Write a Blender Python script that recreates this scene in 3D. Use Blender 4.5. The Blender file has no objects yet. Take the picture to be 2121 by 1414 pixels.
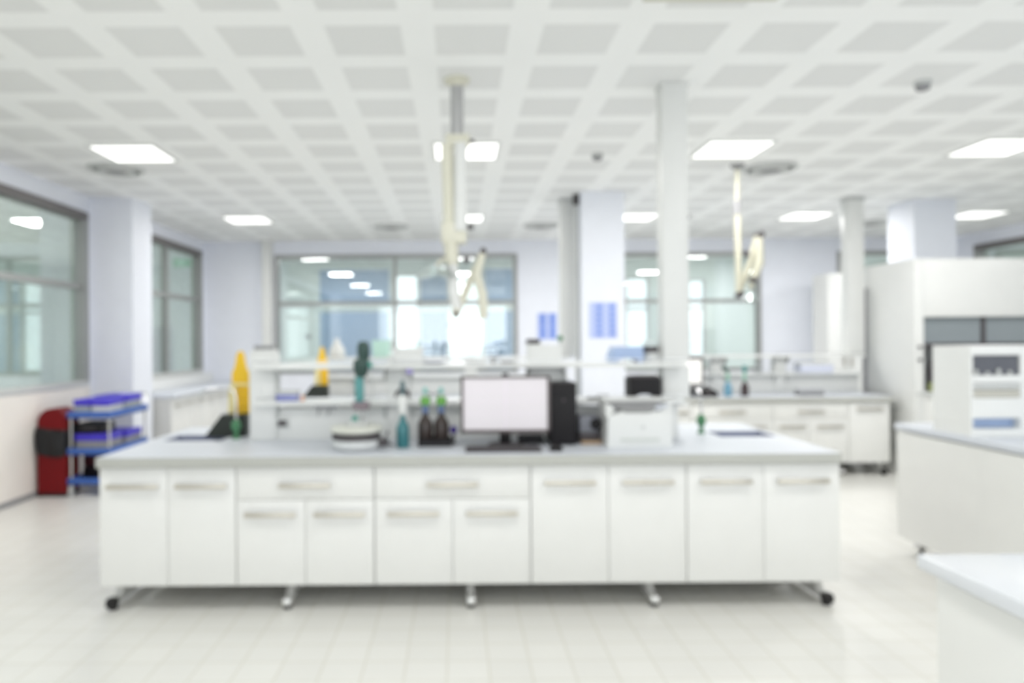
import bpy, bmesh, math
from mathutils import Vector, Matrix

sc = bpy.context.scene
COL = sc.collection
F = 1500.0                 # focal length in pixels at 2121 wide
EYE = 1.565                # camera height

# ---------------------------------------------------------------- camera
cam_data = bpy.data.cameras.new('camera')
cam = bpy.data.objects.new('camera', cam_data); COL.objects.link(cam)
cam_data.sensor_width = 36.0
cam_data.lens = F / 2121.0 * 36.0
cam_data.shift_x = (1060.5 - 945.0) / 2121.0
cam_data.shift_y = -2.0 / 2121.0
cam_data.clip_start = 0.05; cam_data.clip_end = 200
cam.matrix_world = Matrix.Translation((0, 0, EYE)) @ Matrix.Rotation(math.radians(90), 4, 'X') @ Matrix.Rotation(-0.0070, 4, 'Z')
cam_data.dof.use_dof = True          # the whole photograph is out of focus: lens set to its closest distance
cam_data.dof.focus_distance = 0.30
cam_data.dof.aperture_fstop = 8.2
sc.camera = cam

# ---------------------------------------------------------------- view, world, large lights
sc.view_settings.view_transform = 'Standard'
sc.view_settings.look = 'None'
sc.view_settings.gamma = 1.0
sc.view_settings.use_curve_mapping = False
sc.view_settings.exposure = 0.0
sc.cycles.use_denoising = True
sc.cycles.max_bounces = 14
sc.cycles.diffuse_bounces = 8
sc.cycles.glossy_bounces = 5
sc.cycles.transparent_max_bounces = 16
sc.cycles.transmission_bounces = 8
sc.cycles.sample_clamp_indirect = 8.0
sc.cycles.caustics_reflective = False
sc.cycles.caustics_refractive = False
world = bpy.data.worlds.new('daylight'); sc.world = world; world.use_nodes = True
world.node_tree.nodes['Background'].inputs[0].default_value = (0.90, 0.96, 1.0, 1)
world.node_tree.nodes['Background'].inputs[1].default_value = 2.2
LAMP_W = 27.0              # watts of each 60 x 60 ceiling panel
LAMP_EMIT = 1.7

def area(name, loc, size_x, size_y, watts, rot=(0, 0, 0), color=(1, 1, 1)):
    l = bpy.data.lights.new(name, 'AREA'); l.shape = 'RECTANGLE'
    l.size = size_x; l.size_y = size_y; l.energy = watts; l.color = color
    o = bpy.data.objects.new(name, l); COL.objects.link(o)
    o.location = loc; o.rotation_euler = rot
    return o
# daylight through the windows behind the photographer
area('daylight_window', (1.8, -2.75, 1.75), 9.0, 2.2, 48, (math.radians(90), 0, 0), (0.97, 0.975, 1.0))
# the neighbouring rooms' own ceiling lighting
for yy in (1.0, 3.6, 6.2):
    area('side_room_lighting', (-6.8, yy, 3.25), 0.6, 0.6, 95, color=(0.98, 1.0, 0.99))
area('side_room_lighting', (-8.3, 12.4, 3.25), 0.6, 0.6, 95, color=(0.98, 1.0, 0.99))
for xx in (-2.4, 1.6, 5.2, 8.2):
    area('corridor_lighting', (xx, 14.0, 3.25), 0.9, 0.5, 45, color=(0.97, 0.99, 1.0))
area('east_room_lighting', (10.6, 9.0, 3.2), 1.5, 6.0, 90, color=(0.95, 1.0, 0.98))

# ---------------------------------------------------------------- materials
def lin(c):
    return tuple(((v / 255.0) / 12.92 if v / 255.0 <= 0.04045 else (((v / 255.0) + 0.055) / 1.055) ** 2.4) for v in c)
MATS = {}
def mat(name, rgb, rough=0.5, metal=0.0, spec=0.5, coat=0.0, emit=0.0, wear=0.03, trans=0.0, scale=6.0):
    if name in MATS: return MATS[name]
    m = bpy.data.materials.new(name); m.use_nodes = True
    nt = m.node_tree; b = nt.nodes['Principled BSDF']
    c = lin(rgb)
    n = nt.nodes.new('ShaderNodeTexNoise'); n.inputs['Scale'].default_value = scale; n.inputs['Detail'].default_value = 3
    tc = nt.nodes.new('ShaderNodeTexCoord'); nt.links.new(tc.outputs['Object'], n.inputs['Vector'])
    mx = nt.nodes.new('ShaderNodeMix'); mx.data_type = 'RGBA'
    mx.inputs['A'].default_value = (*[v * (1 - wear) for v in c], 1); mx.inputs['B'].default_value = (*[min(1, v * (1 + wear)) for v in c], 1)
    nt.links.new(n.outputs['Fac'], mx.inputs['Factor']); nt.links.new(mx.outputs['Result'], b.inputs['Base Color'])
    b.inputs['Roughness'].default_value = rough; b.inputs['Metallic'].default_value = metal
    b.inputs['Specular IOR Level'].default_value = spec; b.inputs['Coat Weight'].default_value = coat
    b.inputs['Transmission Weight'].default_value = trans
    if emit:
        b.inputs['Emission Color'].default_value = (*c, 1); b.inputs['Emission Strength'].default_value = emit
    MATS[name] = m
    return m

def glass_mat(name, tint, reflect):
    m = bpy.data.materials.new(name); m.use_nodes = True; nt = m.node_tree
    nt.nodes.remove(nt.nodes['Principled BSDF']); out = nt.nodes['Material Output']
    t = nt.nodes.new('ShaderNodeBsdfTransparent'); t.inputs[0].default_value = (*tint, 1)
    g = nt.nodes.new('ShaderNodeBsdfGlossy'); g.inputs['Roughness'].default_value = 0.01; g.inputs[0].default_value = (0.97, 1.0, 0.99, 1)
    lw = nt.nodes.new('ShaderNodeLayerWeight'); lw.inputs[0].default_value = 0.35
    mp = nt.nodes.new('ShaderNodeMapRange'); mp.inputs['To Min'].default_value = reflect; mp.inputs['To Max'].default_value = 0.75
    nt.links.new(lw.outputs['Fresnel'], mp.inputs['Value'])
    mx = nt.nodes.new('ShaderNodeMixShader'); nt.links.new(mp.outputs[0], mx.inputs[0])
    nt.links.new(t.outputs[0], mx.inputs[1]); nt.links.new(g.outputs[0], mx.inputs[2]); nt.links.new(mx.outputs[0], out.inputs[0])
    MATS[name] = m
    return m

def grid_mat(name, pitch, origin, line_frac, col_a, col_b, rough, soft=0.004, dots=False, var=0.02):
    """square tiles on the XY plane: col_a inside a cell, col_b on the border band of width line_frac*pitch"""
    m = bpy.data.materials.new(name); m.use_nodes = True; nt = m.node_tree; b = nt.nodes['Principled BSDF']
    geo = nt.nodes.new('ShaderNodeNewGeometry'); sep = nt.nodes.new('ShaderNodeSeparateXYZ'); nt.links.new(geo.outputs['Position'], sep.inputs[0])
    def mth(op, a, bb=None):
        k = nt.nodes.new('ShaderNodeMath'); k.operation = op
        for i, v in enumerate((a, bb)):
            if v is None: continue
            if isinstance(v, (int, float)): k.inputs[i].default_value = v
            else: nt.links.new(v, k.inputs[i])
        return k.outputs[0]
    ds = []; cells = []
    for ax, off in (('X', origin[0]), ('Y', origin[1])):
        u = mth('DIVIDE', mth('SUBTRACT', sep.outputs[ax], off), pitch)
        cells.append(mth('ROUND', u))
        ds.append(mth('ABSOLUTE', mth('SUBTRACT', u, mth('ROUND', u))))    # 0 at the cell centre, .5 at its edge
    d = mth('MAXIMUM', ds[0], ds[1])
    mr = nt.nodes.new('ShaderNodeMapRange'); edge = 0.5 - line_frac / 2
    mr.inputs['From Min'].default_value = edge - soft / pitch; mr.inputs['From Max'].default_value = edge + soft / pitch
    nt.links.new(d, mr.inputs['Value'])
    cv = nt.nodes.new('ShaderNodeCombineXYZ'); nt.links.new(cells[0], cv.inputs[0]); nt.links.new(cells[1], cv.inputs[1])
    wn = nt.nodes.new('ShaderNodeTexWhiteNoise'); wn.noise_dimensions = '3D'; nt.links.new(cv.outputs[0], wn.inputs['Vector'])
    ca, cb = lin(col_a), lin(col_b)
    vm = nt.nodes.new('ShaderNodeMix'); vm.data_type = 'RGBA'
    vm.inputs['A'].default_value = (*[v * (1 - var) for v in ca], 1); vm.inputs['B'].default_value = (*[min(1, v * (1 + var)) for v in ca], 1)
    nt.links.new(wn.outputs['Value'], vm.inputs['Factor'])
    mx = nt.nodes.new('ShaderNodeMix'); mx.data_type = 'RGBA'
    nt.links.new(vm.outputs['Result'], mx.inputs['A']); mx.inputs['B'].default_value = (*cb, 1)
    nt.links.new(mr.outputs[0], mx.inputs['Factor']); nt.links.new(mx.outputs['Result'], b.inputs['Base Color'])
    b.inputs['Roughness'].default_value = rough
    bp = nt.nodes.new('ShaderNodeBump'); bp.inputs['Strength'].default_value = 0.15; bp.inputs['Distance'].default_value = 0.002
    inv = mth('SUBTRACT', 1.0, mr.outputs[0]); nt.links.new(inv, bp.inputs['Height']); nt.links.new(bp.outputs[0], b.inputs['Normal'])
    MATS[name] = m
    return m

TP = 0.605; TX = 0.10; TY = 4.18
M_FLOOR = grid_mat('floor_tiles', 0.2, (0.046, 0.04), 0.035, (222, 221, 216), (203, 200, 188), 0.28)
M_CEIL = grid_mat('ceiling_tiles', TP, (TX, TY), 0.31, (231, 232, 231), (247, 248, 247), 0.65, soft=0.006, var=0.015)
M_WALL = mat('lilac_wall_paint', (228, 231, 239), 0.6)
M_LOWWALL = mat('cream_partition_panel', (232, 227, 221), 0.45)
M_WHITE = mat('white_laminate', (226, 227, 225), 0.32)
M_CAB = mat('white_cabinet_laminate', (226, 226, 223), 0.38)
M_CARC = mat('white_carcass_edge', (205, 205, 202), 0.5)
M_TOP = mat('pale_grey_worktop', (206, 210, 217), 0.42, spec=0.35)
M_EDGE = mat('grey_worktop_edge', (176, 177, 171), 0.35)
M_HANDLE = mat('brushed_nickel', (205, 200, 188), 0.32, metal=1.0)
M_CHROME = mat('chrome_steel', (215, 215, 215), 0.12, metal=1.0)
M_BLOCKER = mat('dark_blocker_panel', (66, 62, 58), 0.6)  # for the panel added to deepen the shade under the benches
M_SCREENW = mat('lit_white_screen', (232, 231, 228), 0.4, emit=0.45)
M_ARM = mat('dimmed_cream_plastic', (190, 188, 170), 0.5)  # cream darkened to offset the strong ceiling light near the rear arm
M_SILVER = mat('polished_silver_paint', (226, 226, 224), 0.25, metal=0.35)
M_STEEL = mat('grey_steel_tube', (150, 150, 150), 0.35, metal=0.8)
M_BLACK = mat('black_plastic', (27, 25, 27), 0.5, spec=0.25)
M_RUBBER = mat('black_rubber', (26, 24, 24), 0.7)
M_DGREY = mat('dark_grey_plastic', (76, 72, 74), 0.5, spec=0.3)
M_GREY = mat('mid_grey_plastic', (140, 140, 142), 0.5)
M_LGREY = mat('light_grey_plastic', (196, 198, 196), 0.45)
M_FRAME = mat('grey_window_frame', (150, 152, 150), 0.4, metal=0.2)
M_DFRAME = mat('dark_grey_window_head', (104, 100, 100), 0.5)
M_CREAM = mat('cream_arm_plastic', (212, 210, 194), 0.45)
M_PLWHITE = mat('white_plastic', (218, 219, 217), 0.4)
M_RED = mat('red_bin_metal', (110, 14, 19), 0.6, spec=0.2)
M_BAG = mat('black_bin_bag', (20, 20, 22), 0.45, spec=0.35)
M_BLUE = mat('blue_cart_plastic', (58, 98, 176), 0.45)
M_VIOLET = mat('violet_blue_lid', (62, 48, 190), 0.45)
M_YELLOW = mat('yellow_plastic', (236, 192, 30), 0.5)
M_PALEYEL = mat('pale_yellow_plastic', (232, 220, 160), 0.45)
M_DGREEN = mat('dark_green_plastic', (40, 68, 62), 0.4)
M_BLKGREEN = mat('black_green_plastic', (34, 40, 34), 0.5)
M_TEAL = mat('teal_liquid_glass', (44, 110, 116), 0.3, coat=0.2)
M_TEALP = mat('teal_plastic', (60, 150, 135), 0.4)
M_AMBER = mat('amber_bottle_glass', (40, 26, 20), 0.3, coat=0.15)
M_GREEN = mat('green_plastic', (105, 165, 78), 0.45)
M_GREENK = mat('green_tap_knob', (66, 124, 84), 0.45)
M_SLATE = mat('slate_blue_plastic', (92, 112, 150), 0.4)
M_SINK = mat('blue_grey_sink', (118, 124, 152), 0.35)
M_PBLUE = mat('pale_blue_plastic', (160, 180, 214), 0.5)
M_MINT = mat('mint_plastic', (184, 218, 206), 0.5)
M_POSTER = mat('poster_pale_blue', (184, 196, 232), 0.6)
M_POSTERB = mat('poster_blue_ink', (120, 146, 218), 0.6)
M_BEZEL = mat('brown_grey_bezel', (92, 84, 84), 0.45)
M_LAV = mat('lavender_plastic', (160, 150, 205), 0.5)
M_PURPLE = mat('purple_plastic', (74, 56, 140), 0.4)
M_GLASSW = mat('clear_labware', (222, 230, 232), 0.1, trans=0.6)
M_TINT = mat('tinted_sash_glass', (128, 136, 140), 0.12, coat=0.5)
M_INNER = mat('grey_hood_liner', (150, 152, 152), 0.5)
M_SCREEN = mat('lit_screen', (208, 203, 207), 0.4, emit=0.18, wear=0.01)
M_SCREENL = mat('screen_grey_rule', (205, 196, 206), 0.3, emit=0.3)
M_PANEL = mat('lit_diffuser', (255, 255, 252), 0.5, emit=LAMP_EMIT, wear=0.0)
M_EXIT = mat('lit_green_sign', (70, 160, 100), 0.5, emit=0.35)
M_BLIND = mat('blue_grey_blind', (140, 163, 190), 0.7)
M_SIDEW = mat('pale_green_white_wall', (214, 222, 218), 0.6)
M_GLASS = glass_mat('window_glass', (0.955, 0.975, 0.97), 0.12)
M_CLEAR = glass_mat('clear_dome_plastic', (0.93, 0.95, 0.95), 0.10)
M_BROWN = mat('tan_cardboard', (176, 150, 120), 0.6)

# ---------------------------------------------------------------- geometry helpers
class MB:
    def __init__(s): s.bm = bmesh.new()
    def box(s, x0, x1, y0, y1, z0, z1, bev=0.0, rot=None, piv=None):
        r = bmesh.ops.create_cube(s.bm, size=1.0); vs = r['verts']
        for v in vs:
            v.co = Vector(((x0 + x1) / 2 + v.co.x * (x1 - x0), (y0 + y1) / 2 + v.co.y * (y1 - y0), (z0 + z1) / 2 + v.co.z * (z1 - z0)))
        if rot: s._rot(vs, rot, piv or Vector(((x0 + x1) / 2, (y0 + y1) / 2, (z0 + z1) / 2)))
        if bev > 0:
            es = list({e for v in vs for e in v.link_edges})
            bmesh.ops.bevel(s.bm, geom=es, offset=bev, segments=2, affect='EDGES', profile=0.5)
        return s
    def _rot(s, vs, rot, piv):
        m = Matrix.Rotation(rot[1], 3, rot[0]); piv = Vector(piv)
        for v in vs: v.co = m @ (v.co - piv) + piv
    def cyl(s, p0, p1, r0, r1=None, seg=20):
        r1 = r0 if r1 is None else r1
        p0, p1 = Vector(p0), Vector(p1); d = p1 - p0
        q = d.to_track_quat('Z', 'Y').to_matrix().to_4x4(); q.translation = (p0 + p1) / 2
        bmesh.ops.create_cone(s.bm, cap_ends=True, segments=seg, radius1=max(r0, 1e-4), radius2=max(r1, 1e-4), depth=d.length, matrix=q)
        return s
    def ball(s, c, r, sz=1.0):
        m = Matrix.Translation(c) @ Matrix.Diagonal((1, 1, sz, 1))
        bmesh.ops.create_uvsphere(s.bm, u_segments=18, v_segments=12, radius=r, matrix=m)
        return s
    def lathe(s, prof, c=(0, 0, 0), seg=28):
        rings = []
        for r, z in prof:
            rings.append([s.bm.verts.new((c[0] + max(r, 1e-4) * math.cos(2 * math.pi * k / seg), c[1] + max(r, 1e-4) * math.sin(2 * math.pi * k / seg), c[2] + z)) for k in range(seg)])
        for a, b in zip(rings, rings[1:]):
            for k in range(seg):
                s.bm.faces.new((a[k], a[(k + 1) % seg], b[(k + 1) % seg], b[k]))
        s.bm.faces.new(list(reversed(rings[0]))); s.bm.faces.new(rings[-1])
        return s
    def prism(s, pts, axis, a, b):
        """extrude a polygon of 2-D points along an axis ('X': points are (y,z), 'Y': (x,z), 'Z': (x,y))"""
        def P(p, t): return {'X': (t, p[0], p[1]), 'Y': (p[0], t, p[1]), 'Z': (p[0], p[1], t)}[axis]
        v0 = [s.bm.verts.new(P(p, a)) for p in pts]; v1 = [s.bm.verts.new(P(p, b)) for p in pts]
        n = len(pts)
        s.bm.faces.new(v0); s.bm.faces.new(list(reversed(v1)))
        for k in range(n): s.bm.faces.new((v0[k], v1[k], v1[(k + 1) % n], v0[(k + 1) % n]))
        return s
    def tube(s, pts, r, seg=12):
        pts = [Vector(p) for p in pts]
        rings = []; up = Vector((0.123, 0.456, 0.882)).normalized()
        for i, p in enumerate(pts):
            d = (pts[min(i + 1, len(pts) - 1)] - pts[max(i - 1, 0)]).normalized()
            a = d.cross(up).normalized(); b = d.cross(a).normalized()
            rr = r[i] if isinstance(r, (list, tuple)) else r
            rings.append([s.bm.verts.new(p + rr * (math.cos(2 * math.pi * k / seg) * a + math.sin(2 * math.pi * k / seg) * b)) for k in range(seg)])
        for A, B in zip(rings, rings[1:]):
            for k in range(seg): s.bm.faces.new((A[k], A[(k + 1) % seg], B[(k + 1) % seg], B[k]))
        s.bm.faces.new(list(reversed(rings[0]))); s.bm.faces.new(rings[-1])
        return s
    def build(s, name, m, parent=None, smooth=None, shift=None):
        bmesh.ops.recalc_face_normals(s.bm, faces=s.bm.faces)
        me = bpy.data.meshes.new(name); s.bm.to_mesh(me); s.bm.free()
        me.materials.append(m)
        if smooth is None: smooth = True
        if smooth:
            for p in me.polygons: p.use_smooth = True
            me.set_sharp_from_angle(angle=math.radians(35))
        o = bpy.data.objects.new(name, me); COL.objects.link(o)
        if parent: o.parent = parent
        if shift: o.location = shift
        return o

def tag(o, label=None, cat=None, group=None, kind=None):
    if label: o['label'] = label
    if cat: o['category'] = cat
    if group: o['group'] = group
    if kind: o['kind'] = kind
    return o
def thing(name, label, cat, loc=(0, 0, 0), group=None, rz=0.0):
    o = bpy.data.objects.new(name, None); COL.objects.link(o); o.empty_display_size = 0.1
    o.location = loc; o.rotation_euler = (0, 0, rz)
    return tag(o, label, cat, group)
def struct(name, mb, m, parent=None):
    o = mb.build(name, m, parent, smooth=False)
    if parent is None: tag(o, kind='structure')
    return o
def copy_tree(o, parent=None, loc=None, rz=None, label=None):
    c = o.copy(); COL.objects.link(c)
    if parent: c.parent = parent
    if loc is not None: c.location = loc
    if rz is not None: c.rotation_euler = (0, 0, rz)
    if label: c['label'] = label
    for ch in [k for k in bpy.data.objects if k.parent == o]: copy_tree(ch, c)
    return c
def X(px, d): return (px - 945.0) * d / F                       # sideways place of something seen at column px, d metres ahead
def Z(py, d, px=945.0): return EYE + (705.0 - 0.007 * (px - 945.0) - py) * d / F

CEIL = 3.295
XL, XR, YF, YB = -4.34, 8.65, 12.5, -3.0
WT = 0.12

# ---------------------------------------------------------------- room shell
struct('floor', MB().box(-9.2, 13, YB - 0.1, 17.2, -0.1, 0), M_FLOOR)
struct('ceiling', MB().box(-9.2, 13, YB - 0.1, 17.2, CEIL, CEIL + 0.1), M_CEIL)

def wall_with_openings(name, axis, at, thick, a0, a1, openings, m):
    """axis 'X': wall runs along X at y=at..at+thick; axis 'Y': runs along Y at x=at..at+thick; openings (a, b, z0, z1)"""
    mb = MB(); cur = a0
    def put(p, q, z0, z1):
        if q - p < 1e-4 or z1 - z0 < 1e-4: return
        if axis == 'X': mb.box(p, q, at, at + thick, z0, z1)
        else: mb.box(at, at + thick, p, q, z0, z1)
    for a, b, z0, z1 in sorted(openings):
        put(cur, a, 0, CEIL); put(a, b, 0, z0); put(a, b, z1, CEIL); cur = b
    put(cur, a1, 0, CEIL)
    return struct(name, mb, m)

WB, WH = 1.08, 3.09       # window sill and head heights
# left wall: large window up to the first pilaster, second window beyond it
wall_with_openings('wall_left', 'Y', XL - WT, WT, YB, YF, [(0.4, 8.50, WB, WH), (9.35, 12.32, WB - 0.02, WH + 0.02)], M_WALL)
struct('wall_panel_left', MB().box(XL, XL + 0.02, YB, 8.55, 0.0, WB - 0.02), M_LOWWALL)
struct('wall_far', MB().box(-9.2, XL - WT, YF + 3.9, YF + 4.0, 0, CEIL), M_SIDEW)
FW = [(-3.12, 1.06, 1.02, 3.06), (2.25, 5.26, 1.02, 3.06), (6.58, 8.1, 1.02, 3.06)]
wall_with_openings('wall_back', 'X', YF, WT, XL - WT, XR + WT, FW, M_WALL)
wall_with_openings('wall_right', 'Y', XR, WT, YB, YF, [(5.5, 12.05, WB, WH)], M_WALL)
wall_with_openings('wall_front', 'X', YB - 0.1, 0.1, -9.2, 13, [(-3.0, 6.6, 0.9, 2.9)], M_WALL)
# neighbouring rooms
struct('wall_side_room', MB().box(-9.2, -9.1, YB, 16.5, 0, CEIL), M_SIDEW)
struct('wall_east_room', MB().box(12.0, 12.1, YB, 16.5, 0, CEIL), M_SIDEW)
struct('wall_side_end', MB().box(XL - WT, XL - WT + 0.1, YF + WT, 15.6, 0, CEIL), M_SIDEW)
# corridor's outer wall with bright daylight windows
OW = [(X(812, 15.6), X(868, 15.6), 1.0, 3.0), (X(928, 15.6), X(1002, 15.6), 0.95, 3.05), (X(1296, 15.6), X(1345, 15.6), 1.0, 2.9), (X(1425, 15.6), X(1462, 15.6), 1.0, 2.85)]
wall_with_openings('wall_corridor', 'X', 15.6, 0.15, XL, 12.0, OW, M_SIDEW)

def skirting(name, mb): struct(name, mb, M_GREY)
skirting('baseboard_left', MB().box(XL + 0.02, XL + 0.032, YB, 8.58, 0, 0.05))

def window(name, axis, at, a0, a1, z0, z1, mull, trans, head=M_FRAME, fw=0.07, side=M_FRAME):
    """framed interior window: frame parts, bars and glass panes, children of one window"""
    w = bpy.data.objects.new(name, None); COL.objects.link(w); w['kind'] = 'structure'
    def bx(mb, a, b, z, zz, t0, t1):
        if axis == 'X': mb.box(a, b, at + t0, at + t1, z, zz)
        else: mb.box(at + t0, at + t1, a, b, z, zz)
        return mb
    bx(MB(), a0, a1, z1 - fw, z1, -0.03, WT * 0.8 + 0.0).build('window_head', head, w, smooth=False)
    bx(MB(), a0, a1, z0, z0 + fw * 0.7, -0.03, WT * 0.8).build('window_sill', side, w, smooth=False)
    bx(MB(), a0, a0 + fw, z0 + fw * .7, z1 - fw, -0.03, WT * 0.8).build('window_jamb', side, w, smooth=False)
    bx(MB(), a1 - fw, a1, z0 + fw * .7, z1 - fw, -0.03, WT * 0.8).build('window_jamb', side, w, smooth=False)
    for v in mull: bx(MB(), v - 0.03, v + 0.03, z0 + fw * .7, z1 - fw, -0.002, 0.072).build('mullion', side, w, smooth=False)
    for v in trans: bx(MB(), a0 + fw, a1 - fw, v - 0.035, v + 0.035, 0.0, 0.07).build('transom', side, w, smooth=False)
    bx(MB(), a0 + fw * .5, a1 - fw * .5, z0 + fw * .4, z1 - fw * .5, 0.035, 0.041).build('glass_pane', M_GLASS, w, smooth=False)
    return w
# the frames of the side windows sit on the room side
def win_left(name, a0, a1, z0, z1, mull, trans):
    w = bpy.data.objects.new(name, None); COL.objects.link(w); w['kind'] = 'structure'
    x0, x1 = XL - 0.09, XL + 0.035
    MB().box(x0, x1, a0, a1, z1 - 0.09, z1).build('window_head', M_DFRAME, w, smooth=False)
    MB().box(x0, x1, a0, a1, z0, z0 + 0.05).build('window_sill', M_LGREY, w, smooth=False)
    MB().box(x0, x1, a0, a0 + 0.07, z0 + .05, z1 - .09).build('window_jamb', M_FRAME, w, smooth=False)
    MB().box(x0, x1, a1 - 0.10, a1, z0 + .05, z1 - .09).build('window_jamb', M_FRAME, w, smooth=False)
    for v in mull: MB().box(x0 + .028, x1 - .028, v - 0.03, v + 0.03, z0 + .05, z1 - .09).build('mullion', M_FRAME, w, smooth=False)
    for v in trans: MB().box(x0 + .03, x1 - .03, a0 + .07, a1 - .10, v - 0.035, v + 0.035).build('transom', M_FRAME, w, smooth=False)
    MB().box(XL - 0.05, XL - 0.044, a0 + .03, a1 - .03, z0 + .02, z1 - .03).build('glass_pane', M_GLASS, w, smooth=False)
    return w
win_left('window_1', 0.4, 8.50, WB, WH, (3.1,), (2.22,))
win_left('window_2', 9.35, 12.32, WB - 0.02, WH + 0.02, (10.9,), (2.28,))
window('window_3', 'X', YF, FW[0][0], FW[0][1], FW[0][2], FW[0][3], (-1.05,), (2.22,))
window('window_4', 'X', YF, FW[1][0], FW[1][1], FW[1][2], FW[1][3], (3.75,), (2.22,))
window('window_5', 'X', YF, FW[2][0], FW[2][1], FW[2][2], FW[2][3], (), (2.22,))
w6 = bpy.data.objects.new('window_6', None); COL.objects.link(w6); w6['kind'] = 'structure'
for z0, z1, a0, a1, m, n in ((WH - 0.09, WH, 5.5, 12.05, M_DFRAME, 'window_head'), (WB, WB + 0.05, 5.5, 12.05, M_FRAME, 'window_sill'), (WB + .05, WH - .09, 11.95, 12.05, M_FRAME, 'window_jamb'),
                             (WB + .05, WH - .09, 5.5, 5.6, M_FRAME, 'window_jamb'), (WB + .05, WH - .09, 8.6, 8.66, M_FRAME, 'mullion')):
    MB().box(XR - 0.035, XR + 0.09, a0, a1, z0, z1).build(n, m, w6, smooth=False)
MB().box(XR + 0.05, XR + 0.056, 5.53, 12.02, WB + .02, WH - .03).build('glass_pane', M_GLASS, w6, smooth=False)
# corridor windows
for k, (a, b, z0, z1) in enumerate(OW):
    w = bpy.data.objects.new('window_%d' % (7 + k), None); COL.objects.link(w); w['kind'] = 'structure'
    fr = MB()
    fr.box(a, a + .04, 15.58, 15.7, z0, z1); fr.box(b - .04, b, 15.58, 15.7, z0, z1); fr.box(a, b, 15.58, 15.7, z0, z0 + .04); fr.box(a, b, 15.58, 15.7, z1 - .04, z1)
    fr.box(a, b, 15.58, 15.7, 2.2, 2.26)
    fr.build('window_frame', M_LGREY, w, smooth=False)
    MB().box(a + .02, b - .02, 15.66, 15.665, z0 + .02, z1 - .02).build('glass_pane', M_GLASS, w, smooth=False)

# pilasters and pillars
struct('pillar_1', MB().box(XL, -3.84, 8.60, 9.15, 0, CEIL), M_WALL)
struct('pillar_2', MB().box(1.47, 1.97, 8.45, 9.0, 0, CEIL), M_WALL)
struct('pillar_3', MB().box(5.73, 6.26, 9.05, 9.60, 0, CEIL), M_WALL)
struct('trim_1', MB().box(-3.31, -3.15, YF - 0.14, YF, 0, CEIL).box(-3.33, -3.13, YF - 0.16, YF, CEIL - 0.05, CEIL), M_PLWHITE)

# ---------------------------------------------------------------- ceiling fittings
def light_panel(i, j, label, first=[None]):
    x, y = TX + i * TP, TY + j * TP
    if first[0] is None:
        t = thing('ceiling_light', label, 'ceiling light', (x, y, CEIL), 'square ceiling light panels')
        fr = MB(); a = 0.30; b = 0.275
        fr.box(-a, a, -a, -b, -0.016, 0); fr.box(-a, a, b, a, -0.016, 0); fr.box(-a, -b, -b, b, -0.016, 0); fr.box(b, a, -b, b, -0.016, 0)
        fr.build('light_frame', M_PLWHITE, t, smooth=False)
        MB().box(-b, b, -b, b, -0.010, -0.001).build('light_diffuser', M_PANEL, t, smooth=False)
        first[0] = t
    else:
        t = copy_tree(first[0], loc=(x, y, CEIL), label=label)
    area('panel_light', (x, y, CEIL - 0.03), 0.54, 0.54, LAMP_W * (1.12 if j == 4 else 1.45), color=(1.0, 0.982, 0.972))
    return t
near = {-5: 'lit square ceiling panel of the near row, beside the round vent at the left wall',
        0: 'lit square ceiling panel of the near row, partly behind the front extraction arm',
        4: 'lit square ceiling panel of the near row, right of the white service column',
        8: 'lit square ceiling panel of the near row, closest to the fume hood'}
far = {-5: 'lit square ceiling panel of the far row, closest to the left wall window',
       0: 'lit square ceiling panel of the far row, seen just behind the front extraction arm',
       4: 'lit square ceiling panel of the far row, partly behind the white service column',
       8: 'lit square ceiling panel of the far row, between the two rear columns',
       12: 'lit square ceiling panel of the far row, beyond the pillar over the fume hood'}
for i, l in near.items(): light_panel(i, 4, l)
for i, l in far.items(): light_panel(i, 10, l)
for i in (-5, 0, 4, 8):
    for j in (-2, -8):
        area('panel_light', (TX + i * TP, TY + j * TP, CEIL - 0.03), 0.54, 0.54, 17.0, color=(1.0, 0.982, 0.972))
area('panel_light', (TX + 12 * TP, TY + 4 * TP, CEIL - 0.03), 0.54, 0.54, 17.0, color=(1.0, 0.982, 0.972))

def vent(px, d, r, label, first=[None]):
    loc = (X(px, d), d, CEIL)
    if first[0] is None:
        t = thing('round_air_vent', label, 'air vent', loc, 'round ceiling vents')
        MB().lathe([(r, 0), (r, -0.012), (r * .86, -0.03), (r * .80, -0.012), (r * .80, 0)]).build('vent_rim', M_LGREY, t)
        MB().lathe([(r * .66, -0.002), (r * .66, -0.03), (r * .5, -0.042), (r * .44, -0.02)]).build('vent_cone', M_LGREY, t)
        MB().lathe([(r * .34, -0.002), (r * .34, -0.035), (r * .1, -0.05), (0.01, -0.05)]).build('vent_core', M_GREY, t)
        first[0] = t
        return t
    return copy_tree(first[0], loc=loc, label=label)
vent(243, 7.2, 0.27, 'round grey ceiling vent by the left wall, near the first window')
vent(1597, 7.35, 0.27, 'round pale ceiling vent beside the mount of the rear extraction arm')
vent(812, 10.9, 0.27, 'round far ceiling vent to the left of the front extraction arm')
vent(1122, 10.9, 0.27, 'round far ceiling vent in front of the lilac wall pier')
vent(1802, 10.9, 0.27, 'round pale ceiling vent far back, behind the rear service column')
def detector(px, d, label, first=[None]):
    loc = (X(px, d), d, CEIL)
    if first[0] is None:
        t = thing('smoke_detector', label, 'smoke detector', loc, 'smoke detectors')
        MB().lathe([(0.055, 0), (0.055, -0.02), (0.05, -0.026)]).build('detector_base', M_LGREY, t)
        MB().lathe([(0.046, -0.026), (0.042, -0.055), (0.02, -0.065), (0.001, -0.066)]).build('detector_head', M_GREY, t)
        first[0] = t
        return t
    return copy_tree(first[0], loc=loc, label=label)
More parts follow.
